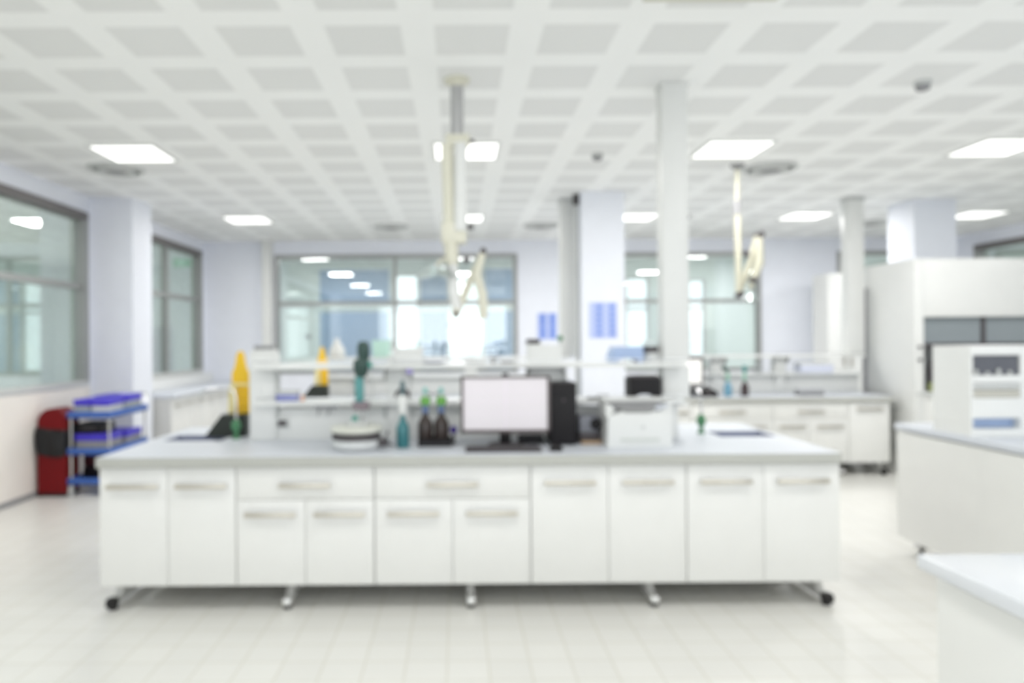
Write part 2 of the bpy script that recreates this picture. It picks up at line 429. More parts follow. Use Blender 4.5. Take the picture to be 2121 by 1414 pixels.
detector(1915, 4.9, 'small round grey detector on the ceiling above the fume hood side')
detector(1240, 6.75, 'small round grey detector on the ceiling beyond the front arm')
detector(1425, 10.1, 'small round detector far back, at the edge of the tall service column')
t = thing('air_conditioner', 'pale ceiling air conditioner cassette at the top edge of the photo', 'air conditioner', (X(1490, 3.55), 3.32, CEIL))
MB().box(-0.34, 0.34, -0.34, 0.34, -0.03, 0, bev=0.01).build('cassette_panel', M_CREAM, t)
MB().box(-0.20, 0.20, -0.20, 0.20, -0.036, -0.03).build('intake_grille', M_GREY, t)

# ---------------------------------------------------------------- base cabinets
def handle(parent, cx, z, y, w=0.30):
    mb = MB().box(cx - w / 2, cx + w / 2, y - 0.034, y - 0.022, z - 0.013, z + 0.013, bev=0.003)
    mb.box(cx - w / 2 + .008, cx - w / 2 + .022, y - 0.024, y, z - 0.008, z + 0.008); mb.box(cx + w / 2 - .022, cx + w / 2 - .008, y - 0.024, y, z - 0.008, z + 0.008)
    return mb.build('handle', M_HANDLE, parent)
def cabinet(label, x0, x1, yf, kind, group, split=None, zb=0.145, zt=0.835, depth=0.56, facing=1, dh=0.73, name='base_cabinet', hw=0.30):
    w = x1 - x0; cx = (x0 + x1) / 2; h = w / 2
    t = thing(name, label, 'cabinet', (cx, yf, 0), group)
    if facing < 0: t.rotation_euler = (0, 0, math.pi)
    g = 0.0018
    MB().box(-h + g, h - g, 0.019, depth, zb, zt).build('cabinet_body', M_CARC, t, smooth=False)
    sp = (split - cx) if split is not None else 0.0
    def door(a, b, z0, z1, hz, nm='door'):
        ga = .0035 if abs(a + h) < 1e-6 else g; gb = .0035 if abs(b - h) < 1e-6 else g
        d = MB().box(a + ga, b - gb, 0.0, 0.018, z0 + g, z1 - g, bev=0.0015).build(nm, M_CAB, t)
        handle(d, (a + b) / 2, hz, 0.0, min(hw, (b - a) * .8))
    if kind == 'doors':
        door(-h, sp, zb, zt, dh); door(sp, h, zb, zt, dh)
    elif kind == 'drawer_doors':
        zd = 0.645
        door(-h, h, zd, zt, dh, 'drawer'); door(-h, sp, zb, zd, 0.562); door(sp, h, zb, zd, 0.562)
    elif kind == 'door':
        door(-h, h, zb, zt, dh)
    return t
def worktop(name, label, x0, x1, y0, y1, z0=0.855, z1=0.90):
    t = thing(name, label, 'worktop', ((x0 + x1) / 2, y0, z0))
    a = (x1 - x0) / 2; d = y1 - y0; h = z1 - z0
    MB().box(-a + .003, a - .003, .003, d - .003, 0.0, h, bev=0.003).build('top_slab', M_TOP, t)
    e = MB(); e.box(-a, a, 0, .003, -.012, h - .006); e.box(-a, a, d - .003, d, -.012, h - .006)
    e.box(-a, -a + .003, .003, d - .003, -.012, h - .006); e.box(a - .003, a, .003, d - .003, -.012, h - .006)
    e.build('edge_band', M_EDGE, t, smooth=False)
    return t
def bench_frame(label, xs, y0, y1, name='bench_frame', zb=0.145):
    t = thing(name, label, 'bench frame', (0, y0, 0))
    d = y1 - y0
    for i, x in enumerate(xs):
        leg = MB(); leg.box(x - .026, x + .026, 0.03, d - .03, 0.022, 0.064, bev=0.014)
        leg.box(x - .03, x + .03, d / 2 - .05, d / 2 + .05, 0.064, 0.144, bev=0.004)
        # the bar rises towards the tray under the cabinets
        leg.prism([(0.12, 0.05), (0.20, 0.05), (0.30, zb - .001), (0.22, zb - .001)], 'X', x - .022, x + .022)
        leg.prism([(d - 0.12, 0.05), (d - 0.20, 0.05), (d - 0.30, zb - .001), (d - 0.22, zb - .001)], 'X', x - .022, x + .022)
        lo = leg.build('leg', M_SILVER, t)
        for yy in (0.07, d - 0.07):
            f = MB().lathe([(0.026, 0), (0.026, 0.012), (0.016, 0.02), (0.016, 0.03)], (x, yy, 0))
            if i in (0, len(xs) - 1): f.box(x - .029, x + .029, yy - .042 if yy < .1 else yy - .02, yy + .02 if yy < .1 else yy + .042, 0.018, 0.068, bev=.008)
            f.build('rubber_foot', M_RUBBER, lo)
    MB().box(xs[0] + .04, xs[-1] - .04, d / 2 - .045, d / 2 + .045, 0.012, 0.143).build('light_blocker', M_BLOCKER, t, smooth=False)  # added dark panel, keeps light from the rear out from under the bench
    # horizontal rails that carry the worktop between the cabinets
    r = MB(); r.box(xs[0], xs[-1], 0.62, 0.66, 0.10, 0.144); r.box(xs[0], xs[-1], d - .66, d - .62, 0.10, 0.144)
    r.build('rail', M_STEEL, t, smooth=False)
    r = MB(); r.box(xs[0] - .02, xs[-1] + .02, 0.03, 0.08, 0.8355, 0.8545); r.box(xs[0] - .02, xs[-1] + .02, d - .08, d - .03, 0.8355, 0.8545)
    r.box(xs[0] - .02, xs[-1] + .02, d / 2 - .05, d / 2 + .05, 0.8355, 0.8545)
    r.build('top_rail', M_CARC, t, smooth=False)
    return t

# ---- front island bench
D0 = 4.19                                            # its front edge
yb = D0 + 0.03
ux = [X(p, yb) for p in (203, 487, 773, 1097, 1420, 1738)]
G1 = 'base cabinets along the front of the near island bench'
cabinet('white base cabinet with two tall doors at the bin end of the near island', ux[0], ux[1], yb, 'doors', G1, X(345, yb))
cabinet('white base cabinet with one drawer over two doors, next to the bin-end cabinet', ux[1], ux[2], yb, 'drawer_doors', G1, X(630, yb))
cabinet('white base cabinet with one drawer over two doors, below the brown bottles', ux[2], ux[3], yb, 'drawer_doors', G1, X(935, yb))
cabinet('white base cabinet with two tall doors below the computer tower and printer', ux[3], ux[4], yb, 'doors', G1, X(1258, yb), dh=0.737)
cabinet('white base cabinet with two tall doors at the right end of the near island', ux[4], ux[5], yb, 'doors', G1, X(1580, yb), dh=0.737)
for k in range(5):
    cabinet('white base cabinet on the far side of the near island bench', ux[k] , ux[k + 1], D0 + 1.47, 'doors', 'rear cabinets of the near island bench', facing=-1)
BX0, BX1 = X(196, D0), X(1742, D0)
# worktop with two sink openings
SY0, SY1 = 5.27, 5.50
def sink_worktop(label, x0, x1, y0, y1, sinks):
    z0, z1 = 0.855, 0.90
    t = thing('worktop', label, 'worktop', ((x0 + x1) / 2, y0, z0))
    ox, oy = -(x0 + x1) / 2, -y0; h = z1 - z0
    mb = MB(); cur = x0 + .003
    for a, b, c, d in sinks:
        mb.box(cur + ox, a + ox, .003, y1 + oy - .003, 0, h)
        mb.box(a + ox, b + ox, .003, c + oy, 0, h); mb.box(a + ox, b + ox, d + oy, y1 + oy - .003, 0, h); cur = b
    mb.box(cur + ox, x1 - .003 + ox, .003, y1 + oy - .003, 0, h)
    mb.build('top_slab', M_TOP, t, smooth=False)
    e = MB(); a = (x1 - x0) / 2; d = y1 - y0
    e.box(-a, a, 0, .003, -.014, h - .003); e.box(-a, a, d - .003, d, -.014, h - .003)
    e.box(-a, -a + .003, .003, d - .003, -.014, h - .003); e.box(a - .003, a, .003, d - .003, -.014, h - .003)
    e.build('edge_band', M_EDGE, t, smooth=False)
    for a, b, c, dd in sinks:
        s = MB(); q = 0.006
        s.box(a + ox, b + ox, c + oy, c + oy + q, -0.19 + .0, h - .004); s.box(a + ox, b + ox, dd + oy - q, dd + oy, -0.19, h - .004)
        s.box(a + ox, a + ox + q, c + oy, dd + oy, -0.19, h - .004); s.box(b + ox - q, b + ox, c + oy, dd + oy, -0.19, h - .004)
        s.box(a + ox, b + ox, c + oy, dd + oy, -0.2, -0.19)
        s.build('sink_basin', M_SINK, t, smooth=False)
    return t
S1 = (X(352, 5.05), X(470, 5.05), 4.90, 5.20); S2 = (X(1478, 5.05), X(1592, 5.05), 4.92, 5.22)
sink_worktop('long pale grey worktop of the near island bench with a sink at each end', BX0, BX1, D0, D0 + 1.5, [S1, S2])
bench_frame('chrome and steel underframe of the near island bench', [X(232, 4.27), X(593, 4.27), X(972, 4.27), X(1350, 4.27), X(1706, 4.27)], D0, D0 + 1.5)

# ---- reagent shelf units
def bracket(parent, x, y0, y1, ztop):
    MB().prism([(y0, ztop), (y1, ztop), (y1, ztop - .10)], 'X', x - .008, x + .008).build('bracket', M_LGREY, parent, smooth=False)
def reagent_shelf(label, x0, x1, yc, uprights, tops, levels=(1.165, 1.41), sockets=(), z0=0.90, hz=None):
    """central service trunk with uprights and two shelves above a bench"""
    t = thing('reagent_shelf', label, 'shelf', ((x0 + x1) / 2, yc, z0))
    ox = -(x0 + x1) / 2
    MB().box(x0 + ox + .02, x1 + ox - .02, -0.05, 0.05, 0.0, 0.215, bev=.004).build('service_trunk', M_PLWHITE, t)
    for (a, b), top in zip(uprights, tops):
        MB().box(a + ox, b + ox, -0.075, 0.075, 0.0, top - z0, bev=.006).build('upright', M_PLWHITE, t)
    for lv in levels:
        z = lv - z0
        sd = 0.12 if lv == min(levels) else 0.17
        MB().box(x0 + ox, x1 + ox, -sd, sd, z - .028, z, bev=.004).build('shelf_board', M_WHITE, t)
        MB().tube([(x0 + ox + .01, -sd + .006, z + .022), (x1 + ox - .01, -sd + .006, z + .022)], .0035, 8).build('guard_rail', M_CHROME, t)
        for a, b in uprights:
            for xx in (a - .012, b + .012):
                if x0 + .01 < xx < x1 - .01:
                    MB().prism([(-sd + .004, z - .029), (-.05, z - .029), (-.05, z - .12)], 'X', xx + ox - .007, xx + ox + .007).build('bracket', M_LGREY, t, smooth=False)
    for sx in sockets:
        s = MB().box(sx + ox - .045, sx + ox + .045, -0.062, -0.05, 0.08, 0.155, bev=.004).build('power_socket', M_LGREY, t)
        MB().box(sx + ox - .03, sx + ox + .03, -0.066, -0.061, 0.095, 0.135).build('socket_face', M_DGREY, s, smooth=False)
    return t
YS = D0 + 0.76
reagent_shelf('white two-tier reagent shelf along the middle of the near island bench', X(522, YS - .17), X(1422, YS - .17), YS,
              [(X(522, YS), X(575, YS)), (X(803, YS), X(850, YS)), (X(1092, YS), X(1160, YS))], [1.49, 1.46, 1.53],
              sockets=(X(588, YS),), z0=0.9005)
# tall service column to the ceiling at the right end
t = thing('service_column', 'tall white service column rising from the right end of the near reagent shelf', 'service column', (X(1394, YS), YS, 0.9005))
cw = 27 * YS / F
MB().box(-cw, cw, -0.075, 0.06, 1.411 - .9005, CEIL - .9005 - .004, bev=.008).build('column_casing', M_PLWHITE, t)
MB().box(-cw - .006, cw + .006, -0.081, 0.066, CEIL - .9005 - .03, CEIL - .9005 - .003, bev=.003).build('ceiling_collar', M_PLWHITE, t)
MB().box(-cw, cw, -0.075, 0.075, .266, .4815, bev=.004).build('column_waist', M_PLWHITE, t)
MB().box(-cw, cw, -0.075, 0.075, 0.2165, .236, bev=.002).build('column_foot', M_PLWHITE, t)

# ---- right rear island bench
D2 = 8.2
y2 = D2 + .03
b2 = [X(p, y2) for p in (1311, 1430, 1600, 1757, 1842)]
G2 = 'base cabinets of the right rear island bench'
cabinet('white base cabinet with two doors, hidden end of the right rear island by the pillar', b2[0], b2[1], y2, 'doors', G2)
cabinet('white base cabinet with a drawer, below the dispenser bottles of the rear island', b2[1], b2[2], y2, 'drawer_doors', G2)
cabinet('white base cabinet with a drawer over two doors, in the middle of the rear island', b2[2], b2[3], y2, 'drawer_doors', G2)
cabinet('narrow white base cabinet with one door at the aisle end of the rear island', b2[3], b2[4], y2, 'door', G2, dh=0.76)
worktop('worktop', 'pale grey worktop of the right rear island bench, aisle end beside the fume hood', X(1309, D2), X(1852, D2), D2, D2 + 1.5)
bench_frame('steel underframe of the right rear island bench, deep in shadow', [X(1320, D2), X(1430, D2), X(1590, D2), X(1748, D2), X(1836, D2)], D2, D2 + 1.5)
MB()
for a, b in zip(b2, b2[1:]):
    cabinet('white base cabinet on the far side of the right rear island', a, b, D2 + 1.47, 'doors', 'far side cabinets of the right rear island', facing=-1)
YS2 = D2 + .75
reagent_shelf('white two-tier reagent shelf of the right rear island', X(1330, YS2), X(1777, YS2), YS2,
              [(X(1470, YS2), X(1495, YS2)), (X(1600, YS2), X(1622, YS2))], [1.36, 1.36], levels=(1.14, 1.36), z0=0.9005)
def rear_column(label, px0, px1, y, z0, zc):
    t = thing('service_column', label, 'service column', (X((px0 + px1) / 2, y), y, z0))
    w = (px1 - px0) / 2 * y / F
    MB().box(-w, w, -0.09, 0.09, 0, zc - z0 - .004, bev=.006).build('column_casing', M_PLWHITE, t)
    MB().box(-w - .006, w + .006, -0.096, 0.096, zc - z0 - .05, zc - z0 - .003, bev=.003).build('ceiling_collar', M_LGREY, t)
    return t
rear_column('slim white service column at the aisle end of the right rear island', 1751, 1783, YS2, 1.361, CEIL)
rear_column('slim white service column close to the left of the free-standing lilac pillar', 1160, 1189, YS2, 1.361, CEIL)

# ---- left rear island bench
b3 = [-1.95, -1.08, -0.21, 0.62, 1.36]
G3 = 'base cabinets of the left rear island bench'
for k, l in enumerate(('white base cabinet of the left rear island, closest to the left wall', 'white base cabinet of the left rear island, seen behind the dispenser stand',
                       'white base cabinet of the left rear island, behind the monitor', 'white base cabinet of the left rear island, end nearest the pillar')):
    cabinet(l, b3[k], b3[k + 1], y2, 'doors', G3)
    cabinet('white base cabinet on the far side of the left rear island', b3[k], b3[k + 1], D2 + 1.47, 'doors', 'far side cabinets of the left rear island', facing=-1)
worktop('worktop', 'pale grey worktop of the left rear island, seen through the near reagent shelf', -2.0, 1.40, D2, D2 + 1.5)
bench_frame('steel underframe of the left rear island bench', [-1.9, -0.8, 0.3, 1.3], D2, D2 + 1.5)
reagent_shelf('white two-tier reagent shelf of the left rear island', -1.70, 1.38, YS2, [(-1.25, -1.1), (0.1, 0.25)], [1.36, 1.36], levels=(1.14, 1.36), z0=0.9005)

# ---- wall bench along the left wall beyond the pilaster
t = thing('worktop', 'pale worktop of the wall bench under the second left window', 'worktop', (-3.95, 9.2, 0.855))
MB().box(-0.38, 0.37, 0, 3.28, 0, 0.045, bev=.003).build('top_slab', M_TOP, t)
for k in range(4):
    y0 = 9.22 + k * .815
    t = thing('base_cabinet', ['white wall bench cabinet directly behind the left pilaster', 'white wall bench cabinet, second beyond the left pilaster', 'white wall bench cabinet, third beyond the left pilaster', 'white wall bench cabinet in the far left room corner'][k],
              'cabinet', (-3.63, y0 + .405, 0), 'wall bench cabinets along the left wall')
    MB().box(-0.68, -0.02, -.403, .403, .10, .854).build('cabinet_body', M_CARC, t, smooth=False)
    for s in (-1, 1):
        d = MB().box(-0.019, 0, min(0, s * .402) + .002, max(0, s * .402) - .002, .102, .84, bev=.0015).build('door', M_CAB, t)
        MB().box(0.02, 0.032, s * .2 - .12, s * .2 + .12, .74, .76).box(0, 0.022, s * .2 - .11, s * .2 - .095, .742, .758).box(0, 0.022, s * .2 + .095, s * .2 + .11, .742, .758).build('handle', M_HANDLE, d)
    MB().box(-0.66, -.08, -.40, .40, 0.0, .10).build('plinth', M_DGREY, t, smooth=False)
# white boxed ledge under the second left window
struct('trim_2', MB().box(XL, XL + .16, 9.2, 12.45, 0.905, 1.05), M_WHITE)

# ---- right bench (runs towards the camera) and the nearest counter
RX = 3.20; RT = 0.94
t = thing('worktop', 'pale worktop carrying the white analyser cabinet at the right', 'worktop', (RX, 5.3, RT - .045))
MB().box(0.0, 1.5, -2.5, 0.0, 0, .045, bev=.004).build('top_slab', M_TOP, t)
for k in range(3):
    t = thing('base_cabinet', ['white cabinet side of the right bench, far end nearest the fume hood', 'white cabinet of the right bench below the analyser', 'white cabinet of the right bench closest to the camera'][k], 'cabinet', (RX + .006, 5.28 - .82 * k - .41, 0), 'cabinets of the right bench')
    MB().box(0.02, 1.4, -.409, .409, .125, RT - .06).build('cabinet_body', M_CAB, t, smooth=False)
    MB().box(0.0, 0.02, -.409, .409, .123, RT - .055).build('side_panel', M_CAB, t, smooth=False)
t = thing('bench_frame', 'grey steel floor frame under the right bench', 'bench frame', (RX, 5.3, 0))
for yy in (-0.12, -0.95, -1.75, -2.4):
    lo = MB().box(0.08, 1.4, yy - .03, yy + .03, 0.05, 0.09, bev=.005).box(.3, .36, yy - .03, yy + .03, .09, .124).box(1.1, 1.16, yy - .03, yy + .03, .09, .124).build('leg', M_CHROME, t)
    MB().lathe([(.028, 0), (.028, .012), (.012, .02), (.012, .05)], (.12, yy, 0)).lathe([(.028, 0), (.028, .012), (.012, .02), (.012, .05)], (1.3, yy, 0)).build('rubber_foot', M_RUBBER, lo)
NX, NY, NT = 1.325, 2.09, 0.94
t = thing('worktop', 'glossy white worktop corner nearest the camera at the lower right', 'worktop', (NX, NY, NT - .04))
MB().box(0.0, 0.75, -1.7, 0.0, 0, .04, bev=.004).build('top_slab', mat('white_glossy_worktop', (216, 219, 224), .25, coat=.2), t)
t = thing('base_cabinet', 'white cabinet under the worktop corner nearest the camera', 'cabinet', (NX + .04, NY - .025, 0))
MB().box(0.02, 0.68, -1.6, 0.0, .0, NT - .0405).build('cabinet_body', M_CAB, t, smooth=False)
for k in range(2):
    d = MB().box(0.0, 0.019, -.8 * k - .798, -.8 * k - .002, .10, NT - .06, bev=.0015).build('door', M_CAB, t)
MB().box(0.012, 0.019, -1.6, 0.0, .0, .098).build('plinth', M_CARC, t, smooth=False)

# ---------------------------------------------------------------- fume hood, tall locker, analyser
t = thing('fume_hood', 'large white fume hood with a grey glass sash behind the right bench', 'fume hood', (X(1895, 8.0), 8.0, 0))
W = 1.45; Hh = Z(535, 8.0, 1895)
MB().box(0.012, W - .012, 0.02, 0.98, 0.10, 0.92).build('base_unit', M_CAB, t, smooth=False)
MB().box(0.02, W - .02, 0.05, 0.96, 0.0, 0.10).build('plinth', M_DGREY, t, smooth=False)
MB().box(0.012, W - .012, -0.01, 0.97, 0.92, 0.955, bev=.004).build('hood_deck', M_LGREY, t)
MB().box(0.0, 0.10, 0.0, 0.98, 0.0, Hh, bev=.006).build('side_wall', M_PLWHITE, t)
MB().box(W - .07, W + .02, 0.0, 0.98, 0.0, Hh, bev=.006).build('side_wall', M_PLWHITE, t)
MB().box(0.101, W - .071, 0.0, 0.97, Z(655, 8.0, 2000), Hh - .002, bev=.004).build('upper_fascia', M_PLWHITE, t)
MB().box(0.101, W - .071, 0.92, 0.97, 0.956, Z(655, 8.0, 2000) - .001).build('back_liner', M_INNER, t, smooth=False)
s = MB().box(0.10, W - .075, 0.06, 0.07, 1.50, Z(655, 8.0, 2000) - .001).build('sash', M_TINT, t, smooth=False)
MB().box(0.10, W - .075, 0.05, 0.08, 1.46, 1.50).build('sash_rail', M_DGREY, s, smooth=False)
xm = X(2044, 8.0) - X(1895, 8.0)
MB().box(xm - .022, xm + .022, 0.045, 0.085, 1.48, Z(655, 8.0, 2000) - .001).build('sash_mullion', M_DGREY, s, smooth=False)
for zz in (Z(718, 8.0, 1905), Z(745, 8.0, 1905)):
    MB().cyl((0.047, 0.0, zz), (0.047, -0.03, zz), .018, .016).build('valve_knob', M_DGREY, t)
bt = thing('reagent_bottle', 'small dark bottle with a yellow-green base standing inside the fume hood', 'bottle', (X(1922, 8.22), 8.17, 0.9555))
MB().lathe([(.035, 0), (.036, .07), (.03, .10)]).build('bottle_base', mat('olive_liquid', (150, 158, 100), .3), bt)
MB().lathe([(.030, .10), (.036, .12), (.036, .26), (.012, .32), (.012, .36)]).build('bottle_body', M_DGREY, bt)
tl = thing('tall_locker', 'tall plain white locker standing behind the aisle end of the rear island', 'locker', (X(1716, 11.6), 11.6, 0))
MB().box(0, 0.62, 0.02, 0.50, 0.06, 2.6).build('locker_body', M_WHITE, tl, smooth=False)
for a, b in ((0, .309), (.311, .62)):
    d = MB().box(a, b, 0, .019, 0.06, 2.6, bev=.002).build('door', M_WHITE, tl)
    MB().box((a + b) / 2 - .01 + (.1 if a == 0 else -.1), (a + b) / 2 + .01 + (.1 if a == 0 else -.1), -.025, 0, 1.1, 1.3).build('handle', M_HANDLE, d)
MB().box(0.02, .6, .04, .48, 0, .06).build('plinth', M_DGREY, tl, smooth=False)

an = thing('analyser_cabinet', 'white laboratory analyser with a dark viewing window on the right bench', 'analyser', (RX + .03, 4.53, RT + .0005))
aw, ad, ah = 0.95, 0.36, Z(716, 4.7, 1950) - RT
sc_ = 4.53 / F
def az(py): return EYE + (705 - 7.8 - py) * sc_ - RT
a0 = X(2010, 4.53) - RX - .03; a1 = X(2113, 4.53) - RX - .03
fr = MB()
fr.box(0, a0, 0.0, ad, 0, ah); fr.box(a1, aw, 0.0, ad, 0, ah)
fr.box(a0 + 1e-4, a1 - 1e-4, 1e-4, ad, az(735), ah - 1e-4)
for u, v in ((az(792), az(777)), (az(866), az(824)), (1e-4, az(888))): fr.box(a0 + 1e-4, a1 - 1e-4, 1e-4, 0.0999, u, v)
fr.box(a0 + 1e-4, a1 - 1e-4, 0.10, ad - 1e-4, 2e-4, az(735) - 1e-4)
fr.build('casing', M_WHITE, an, smooth=False)
MB().box(a0 + .001, a1 - .001, 0.012, 0.016, az(776), az(736)).build('viewing_window', mat('smoked_glass', (92, 94, 100), .15, coat=.5), an, smooth=False)
for k, h in enumerate((.05, .03, .06, .04)):
    MB().cyl((a0 + .04 + k * .07, .006, az(776)), (a0 + .04 + k * .07, .006, az(776) + h * .6), .012, .009).build('sample_vial', M_LGREY, an)
MB().box(a0 + .001, a1 - .001, 0.008, 0.02, az(806), az(793)).build('drawer', M_LGREY, an, smooth=False)
MB().box(a0 + .001, a1 - .001, 0.004, 0.02, az(823), az(808)).build('drawer', mat('sand_grey_plastic', (188, 186, 176), .5), an, smooth=False)
MB().box(a0 + .001, a1 - .001, 0.06, 0.09, az(887), az(867)).build('sample_tray', M_PBLUE, an, smooth=False)
MB().cyl((aw * .97, 0.0, az(815)), (aw * .97, -.02, az(815)), .014).build('knob', M_DGREY, an)

# ---------------------------------------------------------------- extraction arms
def extraction_arm(label, px_c, d, scale, twin, hood):
    """ceiling-hung jointed suction arm; offsets are in metres about the ceiling mount"""
    t = thing('extraction_arm', label, 'extraction arm', (X(px_c, d), d, CEIL), 'jointed extraction arms')
    return t
# front arm
d = 4.8; k = d / F
ea = thing('extraction_arm', 'cream jointed extraction arm with a clear dome hanging over the near island', 'extraction arm', (X(950, d), d, CEIL), 'jointed extraction arms')
def P(px, py, dy=0.0): return ((px - 950) * k, dy, (EYE + (705 - py) * k) - CEIL)
MB().lathe([(.085, 0), (.085, -.02), (.05, -.035), (.045, -.05)]).build('ceiling_plate', M_CREAM, ea)
MB().cyl((0, 0, -.04), P(950, 285), .043).build('pole', mat('grey_pole_metal', (176, 176, 176), .4, metal=.4), ea)
MB().box(P(925, 0)[0], P(975, 0)[0], -.045, .045, P(0, 305)[2], P(0, 280)[2], bev=.012).build('upper_joint', M_CREAM, ea)
MB().cyl(P(929, 300), P(933, 480), .040).build('arm_tube', M_CREAM, ea)
MB().cyl(P(956, 300, -.03), P(955, 480, -.03), .044).build('arm_tube', M_PLWHITE, ea)
MB().box(P(916, 0)[0], P(968, 0)[0], -.055, .05, P(0, 505)[2], P(0, 462)[2], bev=.014).build('middle_joint', M_CREAM, ea)
MB().cyl(P(970, 470), P(982, 470), .018).build('joint_knob', M_DGREY, ea)
MB().cyl(P(975, 293), P(985, 293), .014).build('joint_knob', M_DGREY, ea)
MB().cyl(P(935, 500), P(938, 548), .05, .042).build('elbow', M_CREAM, ea)
MB().tube([P(938, 545), P(940, 600), P(948, 645)], .036).build('lower_tube', M_PLWHITE, ea)
MB().cyl(P(945, 648, -.04), P(945, 648, .05), .030).build('lower_joint', M_CREAM, ea)
MB().cyl(P(945, 650, -.055), P(945, 650, -.04), .017).build('joint_knob', M_DGREY, ea)
MB().tube([P(948, 645, .045), P(975, 580, .045), P(1001, 524, .045)], [.026, .026, .022]).build('rising_tube', M_CREAM, ea)
MB().cyl(P(1002, 521, -.03), P(1002, 521, .07), .022).build('joint_knob', M_DGREY, ea)
MB().cyl(P(968, 538, -.02), P(968, 538, .03), .022).build('joint_knob', M_DGREY, ea)
MB().tube([P(1000, 526, -.01), P(988, 570, -.01), P(1000, 610, -.01), P(1002, 660, -.01)], [.026, .03, .032, .03]).build('drop_tube', M_CREAM, ea)
prof = [(.025, 0), (.06, -.012), (.105, -.04), (.135, -.085), (.131, -.085), (.10, -.044), (.05, -.018)]
MB().lathe(prof, P(905, 548)).build('dome_hood', M_CLEAR, ea)
MB().tube([P(905, 549), P(915, 540), P(932, 535)], .014).build('hood_stem', M_CREAM, ea)
# rear arm
d = 7.2; k = d / F
ea2 = thing('extraction_arm', 'cream jointed extraction arm folded into a V over the right rear island', 'extraction arm', (X(1530, d), d, CEIL), 'jointed extraction arms')
def P(px, py, dy=0.0): return ((px - 1530) * k, dy, (EYE + (705 - .007 * 585 - py) * k) - CEIL)
MB().lathe([(.07, 0), (.07, -.02), (.04, -.035), (.036, -.05)]).build('ceiling_plate', M_GREY, ea2)
MB().cyl((0, 0, -.04), P(1528, 420), .020).build('pole', M_ARM, ea2)
MB().cyl(P(1528, 415), P(1528, 445), .036).build('upper_joint', M_GREY, ea2)
MB().cyl(P(1529, 445), P(1531, 605), .032).build('arm_tube', M_ARM, ea2)
MB().cyl(P(1533, 610, -.045), P(1533, 610, .06), .032).build('lower_joint', M_DGREY, ea2)
MB().tube([P(1535, 606, .045), P(1556, 550, .045), P(1574, 490, .045)], .034).build('rising_tube', M_ARM, ea2)
MB().cyl(P(1575, 487, -.05), P(1575, 487, .08), .032).build('joint_knob', M_DGREY, ea2)
MB().tube([P(1574, 492, -.02), P(1572, 545, -.02), P(1558, 582, -.02)], [.03, .045, .034]).build('drop_tube', M_ARM, ea2)
MB().cyl(P(1558, 580, -.06), P(1558, 580, .02), .030).build('joint_knob', M_DGREY, ea2)
MB().cyl(P(1548, 525, .00), P(1548, 525, .02), .03).build('joint_knob', M_DGREY, ea2)
MB().lathe([(.03, .08), (.034, .03), (.05, 0), (.085, -.05), (.08, -.05), (.045, 0)], P(1555, 612)).build('nozzle_hood', M_CLEAR, ea2)
MB().cyl(P(1557, 585, -.02), P(1555, 600, 0), .026).build('nozzle_neck', M_ARM, ea2)

# ---------------------------------------------------------------- bin and cart on the left
t = thing('waste_bin', 'dark red round-topped bin with a black bag beside the left partition', 'bin', (-4.135, 7.52, 0))
pr = [(-.145, 0), (.145, 0), (.145, .75)] + [(.145 * math.cos(a * math.pi / 12), .75 + .15 * math.sin(a * math.pi / 12)) for a in range(1, 12)] + [(-.145, .75)]
MB().prism(pr, 'Y', -.13, .13).build('bin_body', M_RED, t)
MB().box(-.147, .147, -.134, .132, .0, .035, bev=.004).build('bin_base', M_BLACK, t)
bag = MB()
import random
random.seed(4)
n = 36; rings = []
for z, r in ((.70, .150), (.68, .168), (.62, .182), (.54, .186), (.47, .176), (.43, .172)):
    rings.append([])
    for q in range(n):
        a = 2 * math.pi * q / n; rr = r * (1 + .05 * math.sin(7 * a + z * 9) + random.uniform(-.02, .02))
        e = 1 / max(abs(math.cos(a)), abs(math.sin(a)))
        e = min(e, 1.22)
        rings[-1].append(bag.bm.verts.new((min(rr * e * math.cos(a), .1475), rr * .93 * e * math.sin(a), z + .025 * math.sin(2 * a + 1))))
for A, B in zip(rings, rings[1:]):
    for q in range(n): bag.bm.faces.new((A[q], A[(q + 1) % n], B[(q + 1) % n], B[q]))
bag.bm.faces.new(rings[0]); bag.bm.faces.new(rings[-1])
bag.build('bin_bag', M_BAG, t)

cx0, cx1, cy0, cy1 = X(137, 7.4), X(228, 7.4), 7.4, 8.3
ct = thing('utility_cart', 'blue three-shelf utility cart with chrome posts beside the red bin', 'cart', ((cx0 + cx1) / 2, cy0, 0))
cw2 = (cx1 - cx0) / 2; cl = cy1 - cy0
for z in (.155, .46, .835):
    sh = MB(); sh.box(-cw2, cw2, 0, cl, z - .035, z - .02, bev=.003)
    for a, b, c, dd in ((-cw2, cw2, 0, .018), (-cw2, cw2, cl - .018, cl), (-cw2, -cw2 + .018, .0181, cl - .0181), (cw2 - .018, cw2, .0181, cl - .0181)):
        sh.box(a, b, c, dd, z - .04, z + .028, bev=.004)
    sh.build('shelf_tray', M_BLUE, ct)
for sx in (-1, 1):
    for yy in (.03, cl - .03):
        p = MB().cyl((sx * (cw2 - .028), yy, .09), (sx * (cw2 - .028), yy, .862), .012).build('post', M_CHROME, ct)
        cs = MB().cyl((sx * (cw2 - .028) - .013, yy, .04), (sx * (cw2 - .028) + .013, yy, .04), .04, seg=20)
        cs.box(sx * (cw2 - .028) - .02, sx * (cw2 - .028) + .02, yy - .02, yy + .02, .075, .1)
        cs.build('caster', M_LGREY, ct)
